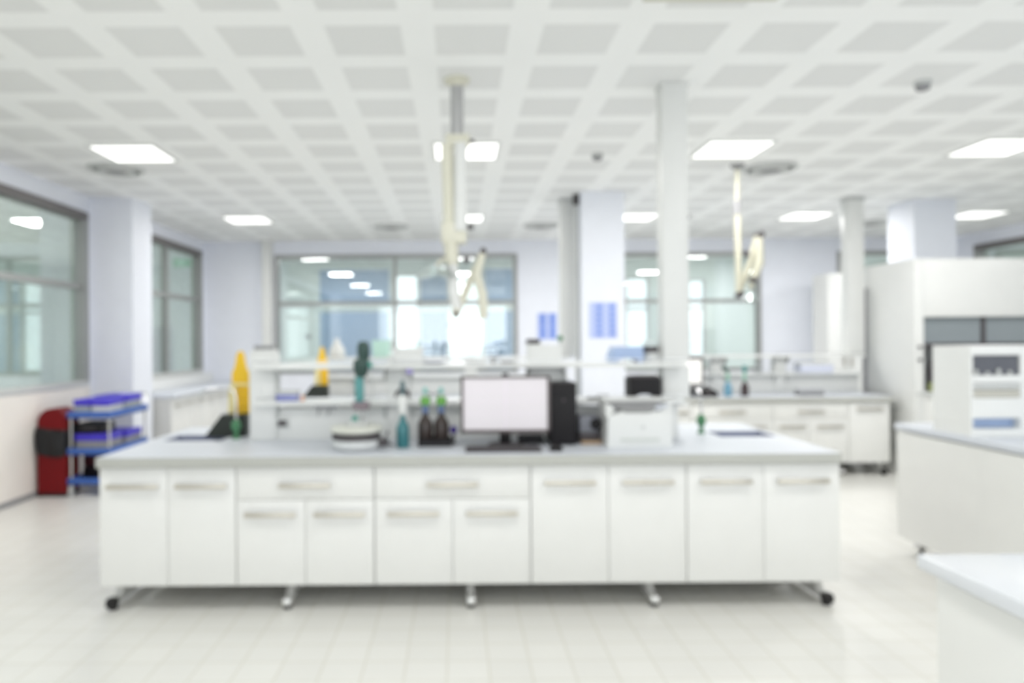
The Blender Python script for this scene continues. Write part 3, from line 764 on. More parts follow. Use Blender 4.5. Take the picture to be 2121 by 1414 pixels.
MB().tube([(-cw2 + .028, cl - .03, .86), (-cw2 + .028, cl + .02, .97), (-cw2 + .05, cl + .03, .99), (cw2 - .05, cl + .03, .99), (cw2 - .028, cl + .02, .97), (cw2 - .028, cl - .03, .86)], .010).build('push_handle', M_CHROME, ct)
def crate(name, label, x, y, z, w, l, h, body, lid, group):
    t = thing(name, label, 'storage box', (x, y, z), group)
    MB().box(-w / 2, w / 2, 0, l, 0, h * .62, bev=.006).build('box_body', body, t)
    MB().box(-w / 2 - .006, w / 2 + .006, -.006, l + .006, h * .62, h, bev=.006).build('box_lid', lid, t)
    return t
cc = (cx0 + cx1) / 2
crate('storage_box', 'clear box with a violet lid at the front of the cart top', cc - .09, cy0 + .04, .8155, .16, .36, .17, M_GLASSW, M_VIOLET, 'violet-lidded boxes on the cart')
crate('storage_box', 'clear box with a violet lid at the front of the cart top, posts side', cc + .09, cy0 + .04, .8155, .16, .36, .165, M_LGREY, M_VIOLET, 'violet-lidded boxes on the cart')
crate('storage_box', 'clear box with a violet lid at the back of the cart top', cc, cy0 + .47, .8155, .34, .38, .18, M_GLASSW, M_VIOLET, 'violet-lidded boxes on the cart')
crate('storage_box', 'grey box with a violet lid at the front of the cart middle shelf', cc, cy0 + .05, .4405, .32, .34, .19, M_GREY, M_VIOLET, 'violet-lidded boxes on the cart')
crate('storage_box', 'grey box with a violet lid at the back of the cart middle shelf', cc, cy0 + .46, .4405, .34, .38, .17, M_GREY, M_VIOLET, 'violet-lidded boxes on the cart')
t = thing('carrying_case', 'black case lying on the violet-lidded box of the cart middle shelf', 'case', (cc - .02, cy0 + .06, .631))
MB().box(-.15, .13, 0, .30, 0, .11, bev=.02).build('case_shell', M_BLACK, t)
MB().tube([(-.06, -.004, .05), (-.06, -.03, .06), (.05, -.03, .06), (.05, -.004, .05)], .008).build('case_handle', M_DGREY, t)
t = thing('toolbox', 'black toolbox with a dark red lid on the cart bottom shelf', 'toolbox', (cc - .03, cy0 + .26, .1355))
MB().box(-.17, .13, 0, .42, 0, .12, bev=.01).build('box_body', M_BLACK, t)
MB().box(-.17, .13, 0, .42, .121, .25, bev=.02).build('box_lid', mat('dark_maroon', (60, 14, 20), .5), t)
t = thing('yellow_jug', 'yellow plastic jug on the cart bottom shelf', 'jug', (cc + .12, cy0 + .11, .1355))
MB().lathe([(.055, 0), (.06, .02), (.06, .14), (.05, .17), (.025, .19)]).build('jug_body', mat('jug_yellow', (214, 200, 40), .45), t)
MB().lathe([(.026, .19), (.026, .215)]).build('jug_cap', M_PALEYEL, t)

# ---------------------------------------------------------------- things on the near island bench
TB = 0.9005
def yellow_rack(label, x, y, z, flip=1, tap=True):
    """tapered yellow drip board with rounded tip on a black wedge-shaped tray"""
    t = thing('drying_rack', label, 'drying rack', (x, y, z), 'yellow drying racks')
    w = flip
    MB().prism([(-.22, 0), (.075, 0), (.075, .155), (-.10, .155)], 'Y', -.06, .12).build('rack_tray', M_BLKGREEN, t, smooth=False)
    out = [(-.01, .156), (.072, .156), (.072, .41), (.066, .45), (.052, .47), (.040, .52), (.034, .57), (.018, .60), (0.0, .60), (-.016, .57), (-.022, .52), (-.034, .47), (-.048, .45), (-.050, .38), (-.01, .37)]
    MB().prism(out, 'Y', .02, .06).build('rack_board', M_YELLOW, t)
    MB().prism([(-.078, .156), (-.02, .156), (-.02, .35), (-.072, .35)], 'Y', .025, .055).build('rack_panel', M_PALEYEL, t)
    MB().box(-.055, .08, .012, .066, .352, .372, bev=.004).build('cross_band', M_PALEYEL, t)
    for q in range(6):
        MB().cyl((.01 + .035 * (q % 2), .02, .2 + .06 * (q // 2)), (.01 + .035 * (q % 2), -.05, .215 + .06 * (q // 2)), .005, .004, 10).build('peg', M_YELLOW, t)
    return t
yellow_rack('tall yellow drying rack on a black tray by the sink of the near island', X(492, 5.14), 5.14, TB)
yellow_rack('yellow drying rack on a dark tray, on the left rear island worktop', X(667, 8.5), 8.42, TB)

def tap(label, px, d, pts):
    t = thing('laboratory_tap', label, 'tap', (X(px, d), d, TB), 'gooseneck laboratory taps')
    MB().lathe([(.026, 0), (.026, .012), (.014, .02), (.016, .05), (.03, .07), (.034, .10), (.022, .12), (.012, .135)]).build('tap_valve', M_GREENK, t)
    MB().tube([(0, 0, .12)] + pts, .0085).build('gooseneck', M_CHROME, t)
    MB().cyl((0, -.02, .085), (0, -.05, .09), .012, .018).build('tap_handle', M_GREENK, t)
    return t
k5 = 4.85 / F
tap('chrome gooseneck tap with a green valve at the yellow rack sink', 488, 4.98,
    [(0, 0, .22), (-.005, 0, .30), (-.02, 0, .33), (-.05, 0, .345), (-.17, 0, .343), (-.22, 0, .33), (-.24, 0, .30), (-.243, 0, .275)])
tap('straight chrome tap with a green valve beside the right-hand sink', 1451, 5.1,
    [(0, 0, .18), (0, 0, .24), (0, .015, .28), (.0, .06, .30), (0, .10, .285), (0, .11, .26)])

# small device with grey cap on the left end of the reagent shelf
def shelf_meter(label, px, z, y=YS - .02):
    t = thing('thermal_printer', label, 'instrument', (X(px, y), y, z), 'white instruments with grey lids on the reagent shelf')
    MB().box(-.09, .09, -.09, .09, 0, .075, bev=.008).build('casing', M_PLWHITE, t)
    MB().box(-.06, .06, -.07, .07, .0755, .11, bev=.012).build('lid', M_DGREY, t)
    return t
def on_top(name, label, cat, px, y, z, parts, group=None):
    t = thing(name, label, cat, (X(px, y), y, z), group)
    for nm, mb, m in parts: mb.build(nm, m, t)
    return t
on_top('junction_box', 'grey-capped junction box on the left end of the near reagent shelf', 'junction box', 548, YS, 1.4905,
       [('box_body', MB().box(-.075, .075, -.07, .07, 0, .022, bev=.004), M_PLWHITE), ('cap', MB().box(-.062, .062, -.05, .05, .0225, .05, bev=.008), M_GREY)])
on_top('balance', 'small white device with a dark cap on the near reagent shelf, left of the pillar', 'instrument', 1104, YS, 1.5305,
       [('base', MB().box(-.055, .055, -.05, .05, 0, .008), M_LGREY), ('cap', MB().box(-.045, .045, -.045, .045, .009, .042, bev=.01), M_DGREY)])
TS, MS = 1.4105, 1.1655
on_top('filter_unit', 'round green-topped sensor on the near reagent shelf beside the rear column', 'sensor', 1160, YS - .02, TS + .12,
       [('sensor_head', MB().ball((0, 0, .045), .02), M_GREENK), ('sensor_stem', MB().cyl((0, 0, 0), (0, 0, .03), .01, .008), M_LGREY)])
# white boxes
on_top('white_carton', 'plain white box on the near reagent shelf above the teal bottle', 'box', 845, YS - .12, TS,
       [('box_body', MB().box(-.10, .10, -.03, .03, 0, .085, bev=.006), M_PLWHITE), ('box_lid', MB().box(-.105, .105, -.034, .034, .086, .108, bev=.004), M_WHITE)])
on_top('flat_tray', 'flat grey-blue dish on the near reagent shelf above the brown bottles', 'dish', 897, YS - .05, TS,
       [('dish', MB().lathe([(.05, 0), (.09, .012), (.095, .022), (.088, .022), (.05, .008)]), M_SLATE if False else mat('blue_grey_dish', (178, 184, 200), .4))])
on_top('flat_tray', 'flat pale grey tray on the near reagent shelf above the monitor', 'dish', 985, YS - .05, TS,
       [('tray_body', MB().box(-.065, .065, -.05, .05, 0, .018, bev=.005), M_LGREY)])
on_top('rubber_bulb', 'small dark bulb on the near reagent shelf above the monitor', 'bulb', 1021, YS - .09, TS,
       [('bulb', MB().ball((0, 0, .018), .018), M_DGREY), ('spout', MB().cyl((.012, 0, .026), (.035, 0, .04), .006, .004), M_GREY)])
on_top('flat_tray', 'flat mid grey case on the near reagent shelf beside the dark bulb', 'case', 1050, YS - .05, TS,
       [('case_body', MB().box(-.045, .045, -.04, .04, 0, .022, bev=.006), M_GREY)])
on_top('pale_blue_basket', 'pale blue arched basket on the near reagent shelf beside the tall column', 'basket', 1295, YS - .02, TS,
       [('basket', MB().prism([(-.112, 0), (-.075, 0), (-.05, .022), (-.02, .030), (.02, .030), (.05, .022), (.075, 0), (.10, 0), (.10, .105), (-.085, .105), (-.105, .06)], 'Y', -.09, .09), M_PBLUE)])
on_top('storage_canister', 'grey-banded white canister on the near reagent shelf beside the pale blue basket', 'canister', 1346, YS - .02, TS,
       [('canister_body', MB().lathe([(.052, 0), (.054, .02), (.054, .066)]), M_LGREY), ('band', MB().lathe([(.056, .067), (.056, .105)]), M_DGREY), ('canister_lid', MB().lathe([(.052, .106), (.045, .135), (.03, .15), (.001, .152)]), mat('grey_green_lid', (196, 206, 206), .4))])

# middle shelf
on_top('tissue_box', 'violet-blue box on the middle shelf, near the left end', 'box', 596, YS - .055, MS,
       [('box_body', MB().box(-.07, .07, -.05, .05, 0, .045, bev=.005), mat('muted_violet_blue', (120, 126, 196), .5)), ('box_lid', MB().box(-.072, .072, -.052, .052, .0455, .07, bev=.003), M_LGREY)])
on_top('orange_vial', 'tiny orange vial on the middle shelf beside the violet box', 'vial', 626, YS - .08, MS,
       [('vial_body', MB().lathe([(.011, 0), (.012, .03), (.006, .04)]), mat('orange_plastic', (226, 140, 70), .5)), ('vial_cap', MB().lathe([(.008, .041), (.008, .05)]), M_PLWHITE)])
on_top('black_tray_holder', 'black arched tray holder on the middle shelf above the printer', 'tray holder', 1329, YS - .06, MS,
       [('holder', MB().prism([(-.105, 0), (-.075, 0), (-.06, .025), (-.03, .036), (.03, .036), (.06, .025), (.075, 0), (.105, 0), (.105, .145), (-.105, .145)], 'Y', -.09, .05), M_BLACK),
        ('stacked_sheet', MB().box(-.09, .09, -.092, .04, .1455, .158), M_DGREY)])
on_top('hand_tool', 'flat dark grey tool lying on the middle shelf between tower and black holder', 'tool', 1238, YS - .08, MS,
       [('tool_grip', MB().box(-.075, -.01, -.018, .018, 0, .018, bev=.006), M_GREY), ('tool_head', MB().box(-.009, .075, -.022, .022, 0, .028, bev=.008), M_DGREY)])
on_top('hook_rail', 'short row of grey hooks under the middle shelf, left part', 'hooks', 675, YS - .10, 1.0705,
       [('hook_bar', MB().box(-.08, .08, 0, .012, .045, .066), M_GREY), ('hook', MB().tube([(-.05, 0, .045), (-.05, -.008, .02), (-.056, -.02, .0)], .006), M_GREY), ('hook', MB().tube([(.02, 0, .045), (.02, -.008, .02), (.014, -.02, .005)], .006), M_GREY)])

# magnetic stirrer with burette dispenser
sy = 4.48
st = thing('magnetic_stirrer', 'white round magnetic stirrer with a dark band on the near worktop', 'stirrer', (X(737, sy), sy, TB))
MB().lathe([(.115, 0), (.145, .012), (.150, .05), (.146, .062)]).build('stirrer_base', mat('silver_grey_casing', (200, 202, 202), .35), st)
MB().lathe([(.146, .0625), (.150, .066), (.150, .098), (.146, .102)]).build('dark_band', M_DGREY, st)
MB().lathe([(.140, .1025), (.160, .112), (.162, .13), (.150, .142), (.001, .143)]).build('top_plate', mat('pale_stone_grey', (202, 203, 194), .4), st)
MB().lathe([(.075, .1435), (.078, .155), (.07, .162), (.001, .163)]).build('inner_plate', M_LGREY, st)
MB().cyl((.150, -.035, .045), (.195, -.045, .045), .028, .024).build('control_knob', M_DGREY, st)
MB().tube([(.17, 0, .05), (.19, .05, .10), (.16, .09, .03), (.22, .06, .012)], .006).build('power_cord', M_DGREY, st)
bu = thing('digital_burette', 'tall dark green and teal digital burette above the white stirrer', 'burette', (X(748, 4.70), 4.71, TB))
kk = 4.69 / F
def bz(py): return EYE + (705 - py) * kk - TB
MB().lathe([(.045, 0), (.045, .015), (.012, .02)]).build('stand_base', M_LGREY, bu)
MB().cyl((0, 0, .018), (0, 0, bz(848)), .008).build('stand_rod', M_CHROME, bu)
MB().box(-.055, .05, -.04, .03, bz(848), bz(830), bev=.012).build('clamp', mat('mauve_grey_plastic', (130, 118, 124), .5), bu)
MB().lathe([(.028, bz(829)), (.030, bz(815)), (.030, bz(785)), (.026, bz(778))], (-.012, -.02, 0)).build('teal_barrel', M_TEALP if False else mat('muted_teal_plastic', (84, 146, 146), .4), bu)
MB().lathe([(.034, bz(779)), (.048, bz(765)), (.052, bz(750)), (.040, bz(742))], (0, -.02, 0)).build('valve_block', M_DGREEN, bu)
MB().lathe([(.036, bz(744)), (.042, bz(728)), (.042, bz(716)), (.028, bz(706)), (.001, bz(704))], (.016, -.02, 0)).build('piston_head', M_DGREEN, bu)
MB().cyl((.05, -.02, bz(755)), (.068, -.02, bz(752)), .026, .018).build('teal_knob', M_TEALP, bu)
MB().tube([(.05, -.02, bz(768)), (.075, -.02, bz(785)), (.078, -.02, bz(815)), (.05, -.02, bz(832))], .007).build('delivery_tube', M_LGREY, bu)
MB().cyl((-.04, -.05, bz(868)), (-.035, -.05, bz(858)), .022, .014).build('outlet_nozzle', M_TEALP, bu)
MB().tube([(-.037, -.05, bz(858)), (-.025, -.045, bz(850)), (-.02, -.02, bz(845))], .006).build('outlet_tube', M_LGREY, bu)

# teal bottle with dispenser
by = 4.52; kb = by / F
def pz(py): return EYE + (705 - py) * kb - TB
tb = thing('dispenser_bottle', 'teal bottle with a white collar and grey dispenser head on the near worktop', 'bottle', (X(833, by), by, TB))
MB().lathe([(.037, 0), (.040, .006), (.040, pz(885)), (.034, pz(878)), (.017, pz(868)), (.015, pz(858))]).build('bottle_body', M_TEAL, tb)
MB().lathe([(.020, pz(857)), (.024, pz(852)), (.024, pz(822)), (.018, pz(818))]).build('white_collar', M_PLWHITE, tb)
MB().lathe([(.016, pz(818)), (.018, pz(800)), (.012, pz(788)), (.001, pz(786))], (.0, 0, 0)).build('pump_head', mat('slate_green_plastic', (84, 104, 108), .4), tb)
MB().tube([(-.012, 0, pz(806)), (-.035, -.004, pz(812)), (-.046, -.006, pz(822))], [.010, .012, .008]).build('spout', M_DGREY, tb)
MB().tube([(.012, 0, pz(806)), (.034, -.004, pz(812)), (.044, -.006, pz(820))], [.010, .014, .010]).build('pump_lever', M_DGREY, tb)
# amber bottles in a black tray
bry = 4.60
tr = thing('bottle_tray', 'black tray holding the two brown bottles', 'tray', (X(900, bry), bry, TB))
tm = MB(); tm.box(-.105, .105, -.065, .065, 0, .006); 
for a, b, c, dd in ((-.105, .105, -.065, -.061), (-.105, .105, .061, .065), (-.105, -.101, -.061, .061), (.101, .105, -.061, .061)): tm.box(a, b, c, dd, .006, .05)
tm.build('tray_body', M_BLACK, tr, smooth=False)
for px, cap, lab in ((880, M_SLATE, 'brown glass bottle with a green band and teal tip, next to the teal bottle'), (913, M_SLATE, 'brown glass bottle with a green band and teal tip, next to the monitor')):
    b = thing('brown_bottle', lab, 'bottle', (X(px, bry), bry, TB + .007), 'brown bottles in the black tray')
    MB().lathe([(.044, 0), (.0485, .008), (.0485, .125), (.040, .155), (.022, .178), (.019, .20)]).build('bottle_body', M_AMBER, b)
    MB().lathe([(.022, .2005), (.023, .235), (.018, .25)]).build('bottle_cap', M_SLATE, b)
    MB().lathe([(.031, .2505), (.033, .262), (.033, .295), (.026, .302)]).build('green_band', M_GREEN, b)
    MB().lathe([(.014, .3025), (.015, .315), (.008, .32)]).build('pump_neck', M_LGREY, b)
    MB().lathe([(.013, .3205), (.016, .335), (.012, .36), (.001, .362)]).build('teal_tip', mat('pale_teal_plastic', (130, 190, 182), .4), b)
    MB().tube([(.012, 0, .32), (.03, -.01, .325), (.045, -.014, .31)] if px < 900 else [(-.012, 0, .32), (-.03, -.012, .325), (-.04, -.018, .312)], .007).build('spout', M_GREY, b)
on_top('purple_clamp_knob', 'purple knob on a stand between the brown bottles and the monitor', 'knob', 938, 4.66, TB,
       [('knob_stand', MB().cyl((0, 0, 0), (0, 0, .075), .009).lathe([(.026, 0), (.026, .006), (.009, .008)]), M_DGREY), ('knob_head', MB().ball((0, 0, .09), .026), M_PURPLE)])
on_top('lavender_clip', 'small lavender clip under the upper shelf above the teal bottle', 'clip', 848, YS - .14, 1.3445,
       [('clip_body', MB().box(-.022, .022, -.02, .02, 0, .037, bev=.006), M_LAV)])

# monitor, keyboard, mouse, computer tower
my = 4.50; km = my / F
mo = thing('computer_monitor', 'wide monitor with a lit pale screen on the near worktop', 'monitor', (X(1046, my), my, TB))
def mz(py): return EYE + (705 - py) * km - TB
mw = 93 * km
mfr = MB(); zt_, zb_ = mz(779), mz(898)
mfr.box(-mw, mw, .012, .04, zb_, zt_, bev=.006)
mfr.box(-mw, mw, -.004, .013, zt_ - .014, zt_, bev=.003); mfr.box(-mw, mw, -.004, .013, zb_, zb_ + .024, bev=.003)
mfr.box(-mw, -mw + .018, -.004, .013, zb_, zt_, bev=.003); mfr.box(mw - .018, mw, -.004, .013, zb_, zt_, bev=.003)
mfr.build('bezel', M_BEZEL, mo)
s = MB().box(-mw + .017, mw - .017, .006, .0125, zb_ + .023, zt_ - .013).build('screen', M_SCREEN, mo, smooth=False)
rules = MB()
rules.box(-.003, .003, .005, .0062, zb_ + .03, zt_ - .02)
for q in (.32, .55, .75): rules.box(-mw + .02, mw - .02, .005, .0062, zb_ + .023 + (zt_ - zb_ - .037) * q - .0015, zb_ + .023 + (zt_ - zb_ - .037) * q + .0015)
rules.build('screen_rule', M_SCREENL, s, smooth=False)
MB().box(-.035, .035, .03, .055, .02, zb_ + .08, bev=.008).build('stand_neck', M_BLACK, mo)
MB().lathe([(.11, 0), (.11, .008), (.10, .016), (.001, .02)], (0, .06, 0)).build('stand_foot', M_DGREY, mo)
MB().box(-.02, .02, .0, .03, zt_ - .001, zt_ + .014, bev=.006).build('webcam', M_BLACK, mo)
kb_ = thing('keyboard', 'dark grey keyboard in front of the monitor', 'keyboard', (X(1042, 4.30), 4.29, TB))
MB().box(-.228, .228, 0, .135, 0, .018, bev=.005).build('keyboard_body', M_DGREY, kb_)
kk_ = MB()
for r in range(5):
    for c in range(18): kk_.box(-.215 + c * .024, -.215 + c * .024 + .020, .012 + r * .024, .012 + r * .024 + .019, .0182, .025, bev=.0)
kk_.build('keys', M_DGREY, kb_, smooth=False)
ms = thing('computer_mouse', 'small black mouse beside the keyboard', 'mouse', (X(1150, 4.36), 4.36, TB))
MB().ball((0, 0, .0), .042, .95).build('mouse_shell', M_BLACK, ms)
bmx = ms.children[0].data
for v in bmx.vertices:
    v.co.y *= 1.5; v.co.z = max(v.co.z, 0)
MB().cyl((-.004, -.03, .026), (.004, -.03, .026), .008, seg=12).build('scroll_wheel', M_GREY, ms)
cty = 4.50
pcx0, pcx1 = X(1141, cty), X(1197, cty)
pc = thing('computer_tower', 'black computer tower standing behind the monitor', 'computer', ((pcx0 + pcx1) / 2, cty + .05, TB))
pw = (pcx1 - pcx0) / 2 * 1.0
ph = EYE + (705 - 794) * (cty + .05) / F - TB
MB().box(-pw, pw, 0.012, .26, .01, ph, bev=.005).build('case_body', M_BLACK, pc)
MB().box(-pw + .002, pw - .002, 0, .0118, .012, ph - .002, bev=.003).build('front_panel', M_BLACK, pc)
MB().box(-pw + .012, pw - .012, -.002, .0, ph - .07, ph - .05).build('disc_slot', M_BLACK, pc, smooth=False)
MB().cyl((0, -.003, ph - .11), (0, .0, ph - .11), .009).build('power_button', M_DGREY, pc)
for a in (-pw + .02, pw - .02):
    MB().cyl((a, .05, 0), (a, .05, .011), .012).cyl((a, .22, 0), (a, .22, .011), .012).build('foot', M_RUBBER, pc)
on_top('power_adapter', 'black power adapter lying at the foot of the computer tower', 'adapter', 1104, 4.66, TB,
       [('adapter_body', MB().box(-.10, .06, -.03, .03, 0, .055, bev=.008), M_BLACK), ('adapter_cord', MB().tube([(.055, 0, .02), (.07, -.01, .012), (.08, -.06, .006)], .005), M_BLACK)])
# grey camera-like device behind tower
dv = thing('projector_device', 'dark grey instrument with a black lens between tower and printer', 'instrument', (X(1218, 4.78), 4.64, TB))
MB().box(-.085, .045, 0, .16, .03, .175, bev=.012).build('device_body', M_DGREY if False else mat('slate_grey_plastic', (120, 122, 130), .45), dv)
MB().box(-.088, .05, -.004, .164, 0, .075, bev=.012).build('device_base', M_DGREY, dv)
MB().cyl((.02, -.02, .125), (.02, .01, .125), .036).build('device_lens', M_BLACK, dv)
MB().box(-.08, .05, -.05, -.006, 0, .02, bev=.004).build('front_lip', M_BROWN, dv)

# printer
py_ = 4.47; kp = py_ / F
pr_ = thing('laser_printer', 'white laser printer with a dark output slot on the near worktop', 'printer', (X(1324, py_), py_, TB))
def rz(py): return EYE + (705 - 2.6 - py) * kp - TB
hwp = 67 * kp
MB().prism([(-hwp, 0), (hwp, 0), (hwp, rz(858)), (hwp - .02, rz(852)), (.09, rz(852)), (.05, rz(850)), (-.11, rz(852)), (-hwp + .005, rz(862))], 'Y', 0, .27).build('printer_body', M_PLWHITE, pr_)
MB().prism([(-hwp - .004, rz(866)), (-hwp + .055, rz(851)), (-hwp + .02, rz(838)), (-hwp - .006, rz(836))], 'Y', .02, .27).build('left_shoulder', M_PLWHITE, pr_)
MB().prism([(hwp + .004, rz(866)), (hwp - .075, rz(853)), (hwp - .02, rz(838)), (hwp + .006, rz(836))], 'Y', .02, .27).build('right_shoulder', M_PLWHITE, pr_)
MB().prism([(-hwp + .048, rz(838)), (.09, rz(838)), (.09, rz(850)), (.065, rz(855)), (-.09, rz(855))], 'Y', -.002, .02).build('output_slot', mat('slot_grey', (134, 134, 134), .5), pr_)
MB().prism([(-hwp + .02, rz(851) + .001), (hwp - .05, rz(851) + .001), (hwp - .06, rz(836)), (-hwp + .03, rz(836))], 'Y', .021, .26).build('paper_well', M_GREY, pr_)
MB().box(-hwp - .004, hwp + .004, .10, .275, rz(835), rz(828), bev=.006).build('top_cover', M_PLWHITE, pr_)
MB().prism([(.092, rz(842)), (hwp - .02, rz(836)), (hwp - .025, rz(842)), (.10, rz(850))], 'Y', -.001, .019).build('control_panel', mat('pale_blue_grey', (196, 200, 208), .4), pr_)
MB().lathe([(.013, 0), (.013, .001)], (0, 0, 0)).build('round_emblem', M_LGREY, pr_)
e = pr_.children[-1]; e = [c for c in pr_.children if c.name.startswith('round_emblem')][0]
e.rotation_euler = (math.radians(90), 0, 0); e.location = (.02, -.0005, rz(885))
MB().box(-.12, .12, -.004, 0, rz(914), rz(907), bev=.0015).build('paper_drawer_grip', mat('pale_stone_grey_b', (200, 203, 198), .5), pr_)

# ---------------------------------------------------------------- things on the rear islands
on_top('white_flask', 'white round-shouldered bottle on the left rear island shelf', 'bottle', 698, YS2 - .04, 1.3605,
       [('flask_body', MB().lathe([(.09, 0), (.10, .02), (.095, .10), (.05, .17), (.035, .20)]), M_PLWHITE), ('flask_neck', MB().lathe([(.034, .2005), (.03, .24)]), M_WHITE)])
on_top('mint_bin', 'mint green plastic bin on the left rear island shelf, behind the burette', 'bin', 790, YS2 - .04, 1.3605,
       [('bin_body', MB().prism([(-.09, 0), (.09, 0), (.105, .20), (-.105, .20)], 'Y', -.10, .10), M_MINT), ('bin_rim', MB().box(-.11, .11, -.105, .105, .2005, .215, bev=.004), M_MINT)])
my2 = 8.42
mo2 = thing('computer_monitor', 'smaller white-lit monitor on the right rear island worktop', 'monitor', (X(1436, my2), my2, TB))
k2 = my2 / F
def yz(py): return EYE + (705 - 3.5 - py) * k2 - TB
MB().box(-.20, .115, .012, .04, yz(798), yz(738), bev=.006).box(-.20, .115, -.002, .013, yz(744), yz(738)).box(.095, .115, -.002, .013, yz(798), yz(738)).box(-.20, -.18, -.002, .013, yz(798), yz(738)).box(-.2, .115, -.002, .013, yz(798), yz(794)).build('bezel', M_BEZEL, mo2)
MB().box(-.181, .096, .004, .0125, yz(794), yz(745)).build('screen', M_SCREENW, mo2, smooth=False)
MB().box(-.07, -.02, .03, .06, .0, yz(790), bev=.006).box(-.13, .05, .0, .12, 0, .015, bev=.004).build('stand', M_BLACK, mo2)
on_top('black_stapler', 'small black box in front of the smaller monitor', 'box', 1437, 8.33, TB,
       [('box_body', MB().box(-.05, .05, -.05, .05, 0, .09, bev=.012), M_BLACK), ('box_top', MB().box(-.04, .04, -.04, .04, .091, .11, bev=.008), M_DGREY)])
on_top('desk_telephone', 'dark rounded desk telephone beside the smaller monitor', 'telephone', 1466, 8.33, TB,
       [('telephone_base', MB().prism([(-.075, 0), (.09, 0), (.09, .05), (.03, .09), (-.06, .085)], 'Y', -.07, .07), M_BLACK), ('handset', MB().box(-.06, .02, -.075, -.072, .02, .07).tube([(-.05, -.02, .092), (-.05, .0, .11), (.0, 0, .112), (.015, -.02, .088)], .012), M_DGREY)])
def small_dispenser(label, px, y, body, head, lean):
    t = thing('dispenser_bottle', label, 'bottle', (X(px, y), y, TB), 'dispenser bottles on the right rear island')
    MB().lathe([(.042, 0), (.045, .01), (.045, .11), (.02, .16), (.016, .18)]).build('bottle_body', body, t)
    MB().lathe([(.022, .1805), (.024, .25), (.014, .28)]).build('bottle_collar', mat('sage_plastic', (150, 188, 172), .45), t)
    MB().tube([(0, 0, .28), (lean * .4, 0, .31), (lean, 0, .35)], [.02, .03, .026]).build('pump_head', head, t)
    return t
small_dispenser('blue dispenser bottle with a dark leaning head on the right rear island', 1507, 8.36, mat('dusty_blue_liquid', (110, 158, 182), .25), mat('dark_sage', (88, 104, 100), .4), -.06)
small_dispenser('brown dispenser bottle with a slim teal head on the right rear island', 1542, 8.36, mat('dark_brown_glass', (62, 48, 50), .2), mat('muted_teal_plastic', (84, 146, 146), .4), .0)
on_top('glass_beaker', 'small grey beaker on the rear island shelf beside the brown dispenser', 'beaker', 1571, YS2 - .04, 1.1405,
       [('beaker_body', MB().lathe([(.04, 0), (.045, .12), (.04, .12), (.036, .008)]), mat('smoky_grey', (170, 174, 174), .4)), ('beaker_rim', MB().lathe([(.047, .1205), (.047, .13)]), M_LGREY)])
on_top('instrument_case', 'flat grey case on the right rear island worktop, towards the aisle', 'case', 1675, 8.45, TB,
       [('case_body', MB().box(-.14, .14, -.09, .09, 0, .045, bev=.012), M_GREY), ('case_lid', MB().box(-.135, .135, -.085, .085, .0455, .07, bev=.012), mat('soft_grey', (176, 178, 182), .5))])
on_top('white_box', 'pale lilac box on the right rear island lower shelf above the grey case', 'box', 1685, YS2 - .04, 1.1405,
       [('box_body', MB().box(-.20, .20, -.09, .09, 0, .10, bev=.006), mat('pale_lilac_board', (216, 220, 236), .5)), ('box_lid', MB().box(-.204, .204, -.094, .094, .1005, .125, bev=.004), M_WHITE)])

# ---------------------------------------------------------------- posters, drain pipe, corridor things
def poster(label, x0, x1, z0, z1, y, cols, rows, gap):
    t = thing('wall_chart', label, 'wall chart', ((x0 + x1) / 2, y, (z0 + z1) / 2), 'blue wall charts')
    w, h = (x1 - x0) / 2, (z1 - z0) / 2
    MB().box(-w, w, -.004, -.0005, -h, h).build('chart_sheet', M_POSTER, t, smooth=False)
    mb = MB()
    for a, b in cols:
        for r in range(rows):
            zz0 = -h + .01 + r * (2 * h - .02) / rows
            mb.box(-w + a * 2 * w, -w + b * 2 * w, -.0055, -.0041, zz0 + gap, zz0 + (2 * h - .02) / rows - gap)
    mb.build('printed_grid', M_POSTERB, t, smooth=False)
    return t
poster('blue grid wall chart on the free-standing lilac pillar', 1.55, 1.875, Z(700, 8.45, 1250), Z(626, 8.45, 1250), 8.45, ((.22, .50), (.70, .97)), 6, .012)
poster('blue striped wall chart on the far lilac pier', X(1113, 12.5), X(1154, 12.5), Z(703, 12.5, 1130), Z(648, 12.5, 1130), 12.5, ((.12, .42), (.62, .92)), 2, .004)

# drain pipe between pillar and column
t = thing('drain_pipe', 'grey vertical pipe in the gap beside the free-standing lilac pillar', 'pipe', (X(1196, 8.6), 8.62, 0))
MB().cyl((0, 0, 0), (0, 0, CEIL - .002), .026).build('pipe_run', M_LGREY, t)
MB().cyl((0, 0, CEIL - .13), (0, 0, CEIL - .003), .040).build('pipe_collar', M_DGREY, t)
t = thing('conduit_pipe', 'grey vertical pipe in the gap between the right rear island and the fume hood', 'pipe', (X(1791, 8.9), 8.9, 0))
MB().cyl((0, 0, 0), (0, 0, 2.17), .028).build('pipe_run', M_GREY, t)
MB().lathe([(.04, 0), (.04, .02), (.026, .024)]).build('pipe_flange', M_GREY, t)

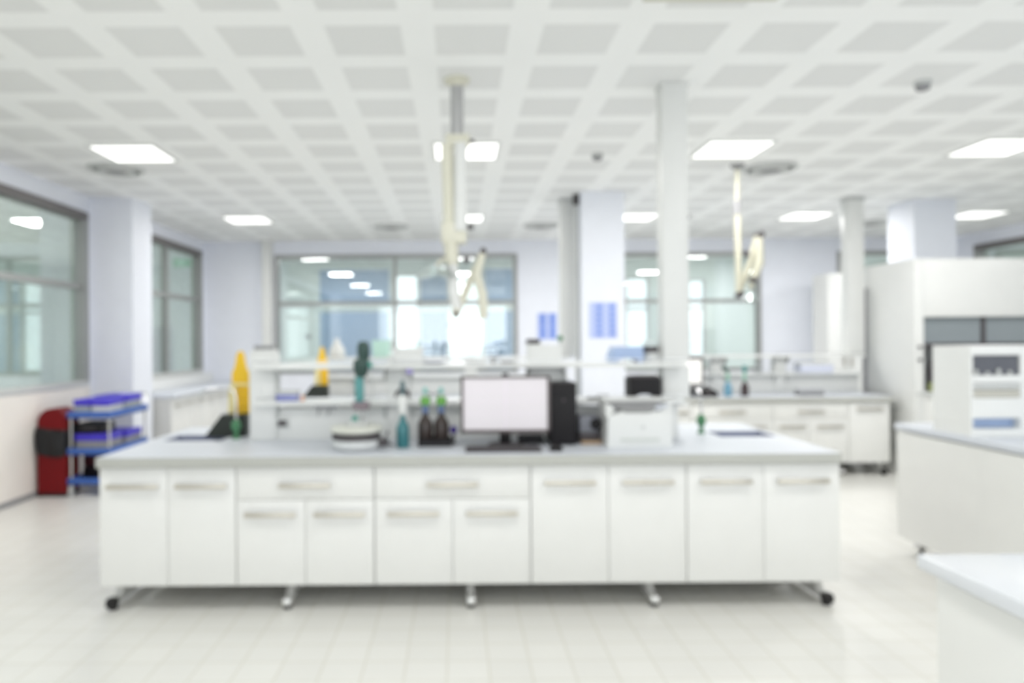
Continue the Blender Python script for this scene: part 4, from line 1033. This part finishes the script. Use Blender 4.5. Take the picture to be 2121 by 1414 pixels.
# corridor: blue-grey roller blinds between daylight windows, door, waist rail
for px0, px1, lab in ((662, 806, 'blue-grey blind behind the far window, left of the bright opening'), (872, 926, 'blue-grey blind between the two bright corridor openings'), (1006, 1072, 'blue-grey blind behind the far window, nearest the lilac pier')):
    a, b = X(px0, 15.5), X(px1, 15.5)
    t = thing('roller_blind', lab, 'blind', ((a + b) / 2, 15.575, 0.75), 'corridor roller blinds')
    w = (b - a) / 2
    MB().box(-w, w, 0, .024, 0, 1.44).box(-w, w, 0, .024, 1.62, 2.35).build('blind_fabric', M_BLIND, t, smooth=False)
    MB().box(-w, w, -.03, .0245, 1.50, 1.56).box(-w, w, -.03, .0245, 2.351, 2.42).build('blind_rail', M_SIDEW, t, smooth=False)
t = thing('corridor_door', 'pale green-white door in the corridor beyond the far window', 'door', (X(612, 15.5), 15.55, 0))
MB().box(-.42, .42, -.02, .03, 0, 2.3).build('door_leaf', M_SIDEW, t, smooth=False)
MB().box(.20, .32, -.03, -.021, 1.62, 1.72).build('door_sign', M_GREY, t, smooth=False)
MB().box(-.46, .46, -.04, .04, 2.301, 2.42).build('door_head', M_LGREY, t, smooth=False)
# exit sign in the side room, and a grey cabinet there
t = thing('exit_sign', 'small lit green exit sign seen through the second left window', 'sign', (-5.5, 14.55, Z(544, 14.55, 378)))
MB().box(-.18, .18, 0, .04, -.085, .085, bev=.006).build('sign_face', M_EXIT, t)
MB().box(-.03, .035, -.003, 0, -.05, .05).box(-.09, -.06, -.003, 0, -.035, .035).build('sign_mark', mat('lit_pale_mark', (180, 230, 200), .5, emit=.4), t, smooth=False)
MB().cyl((-.1, .02, .084), (-.1, .02, CEIL - Z(544, 14.55, 378)), .006).cyl((.1, .02, .084), (.1, .02, CEIL - Z(544, 14.55, 378)), .006).build('sign_rod', M_GREY, t)
t = thing('grey_machine', 'grey machine cabinet in the side room seen through the second left window', 'machine', (-5.75, 13.4, 0))
MB().box(-.36, .30, 0, .6, 0, 1.86, bev=.01).build('machine_body', mat('machine_grey', (168, 174, 174), .5), t)
MB().box(-.30, .0, -.01, 0, .9, 1.7).box(.03, .25, -.01, 0, .9, 1.7).build('machine_door', M_GREY, t, smooth=False)
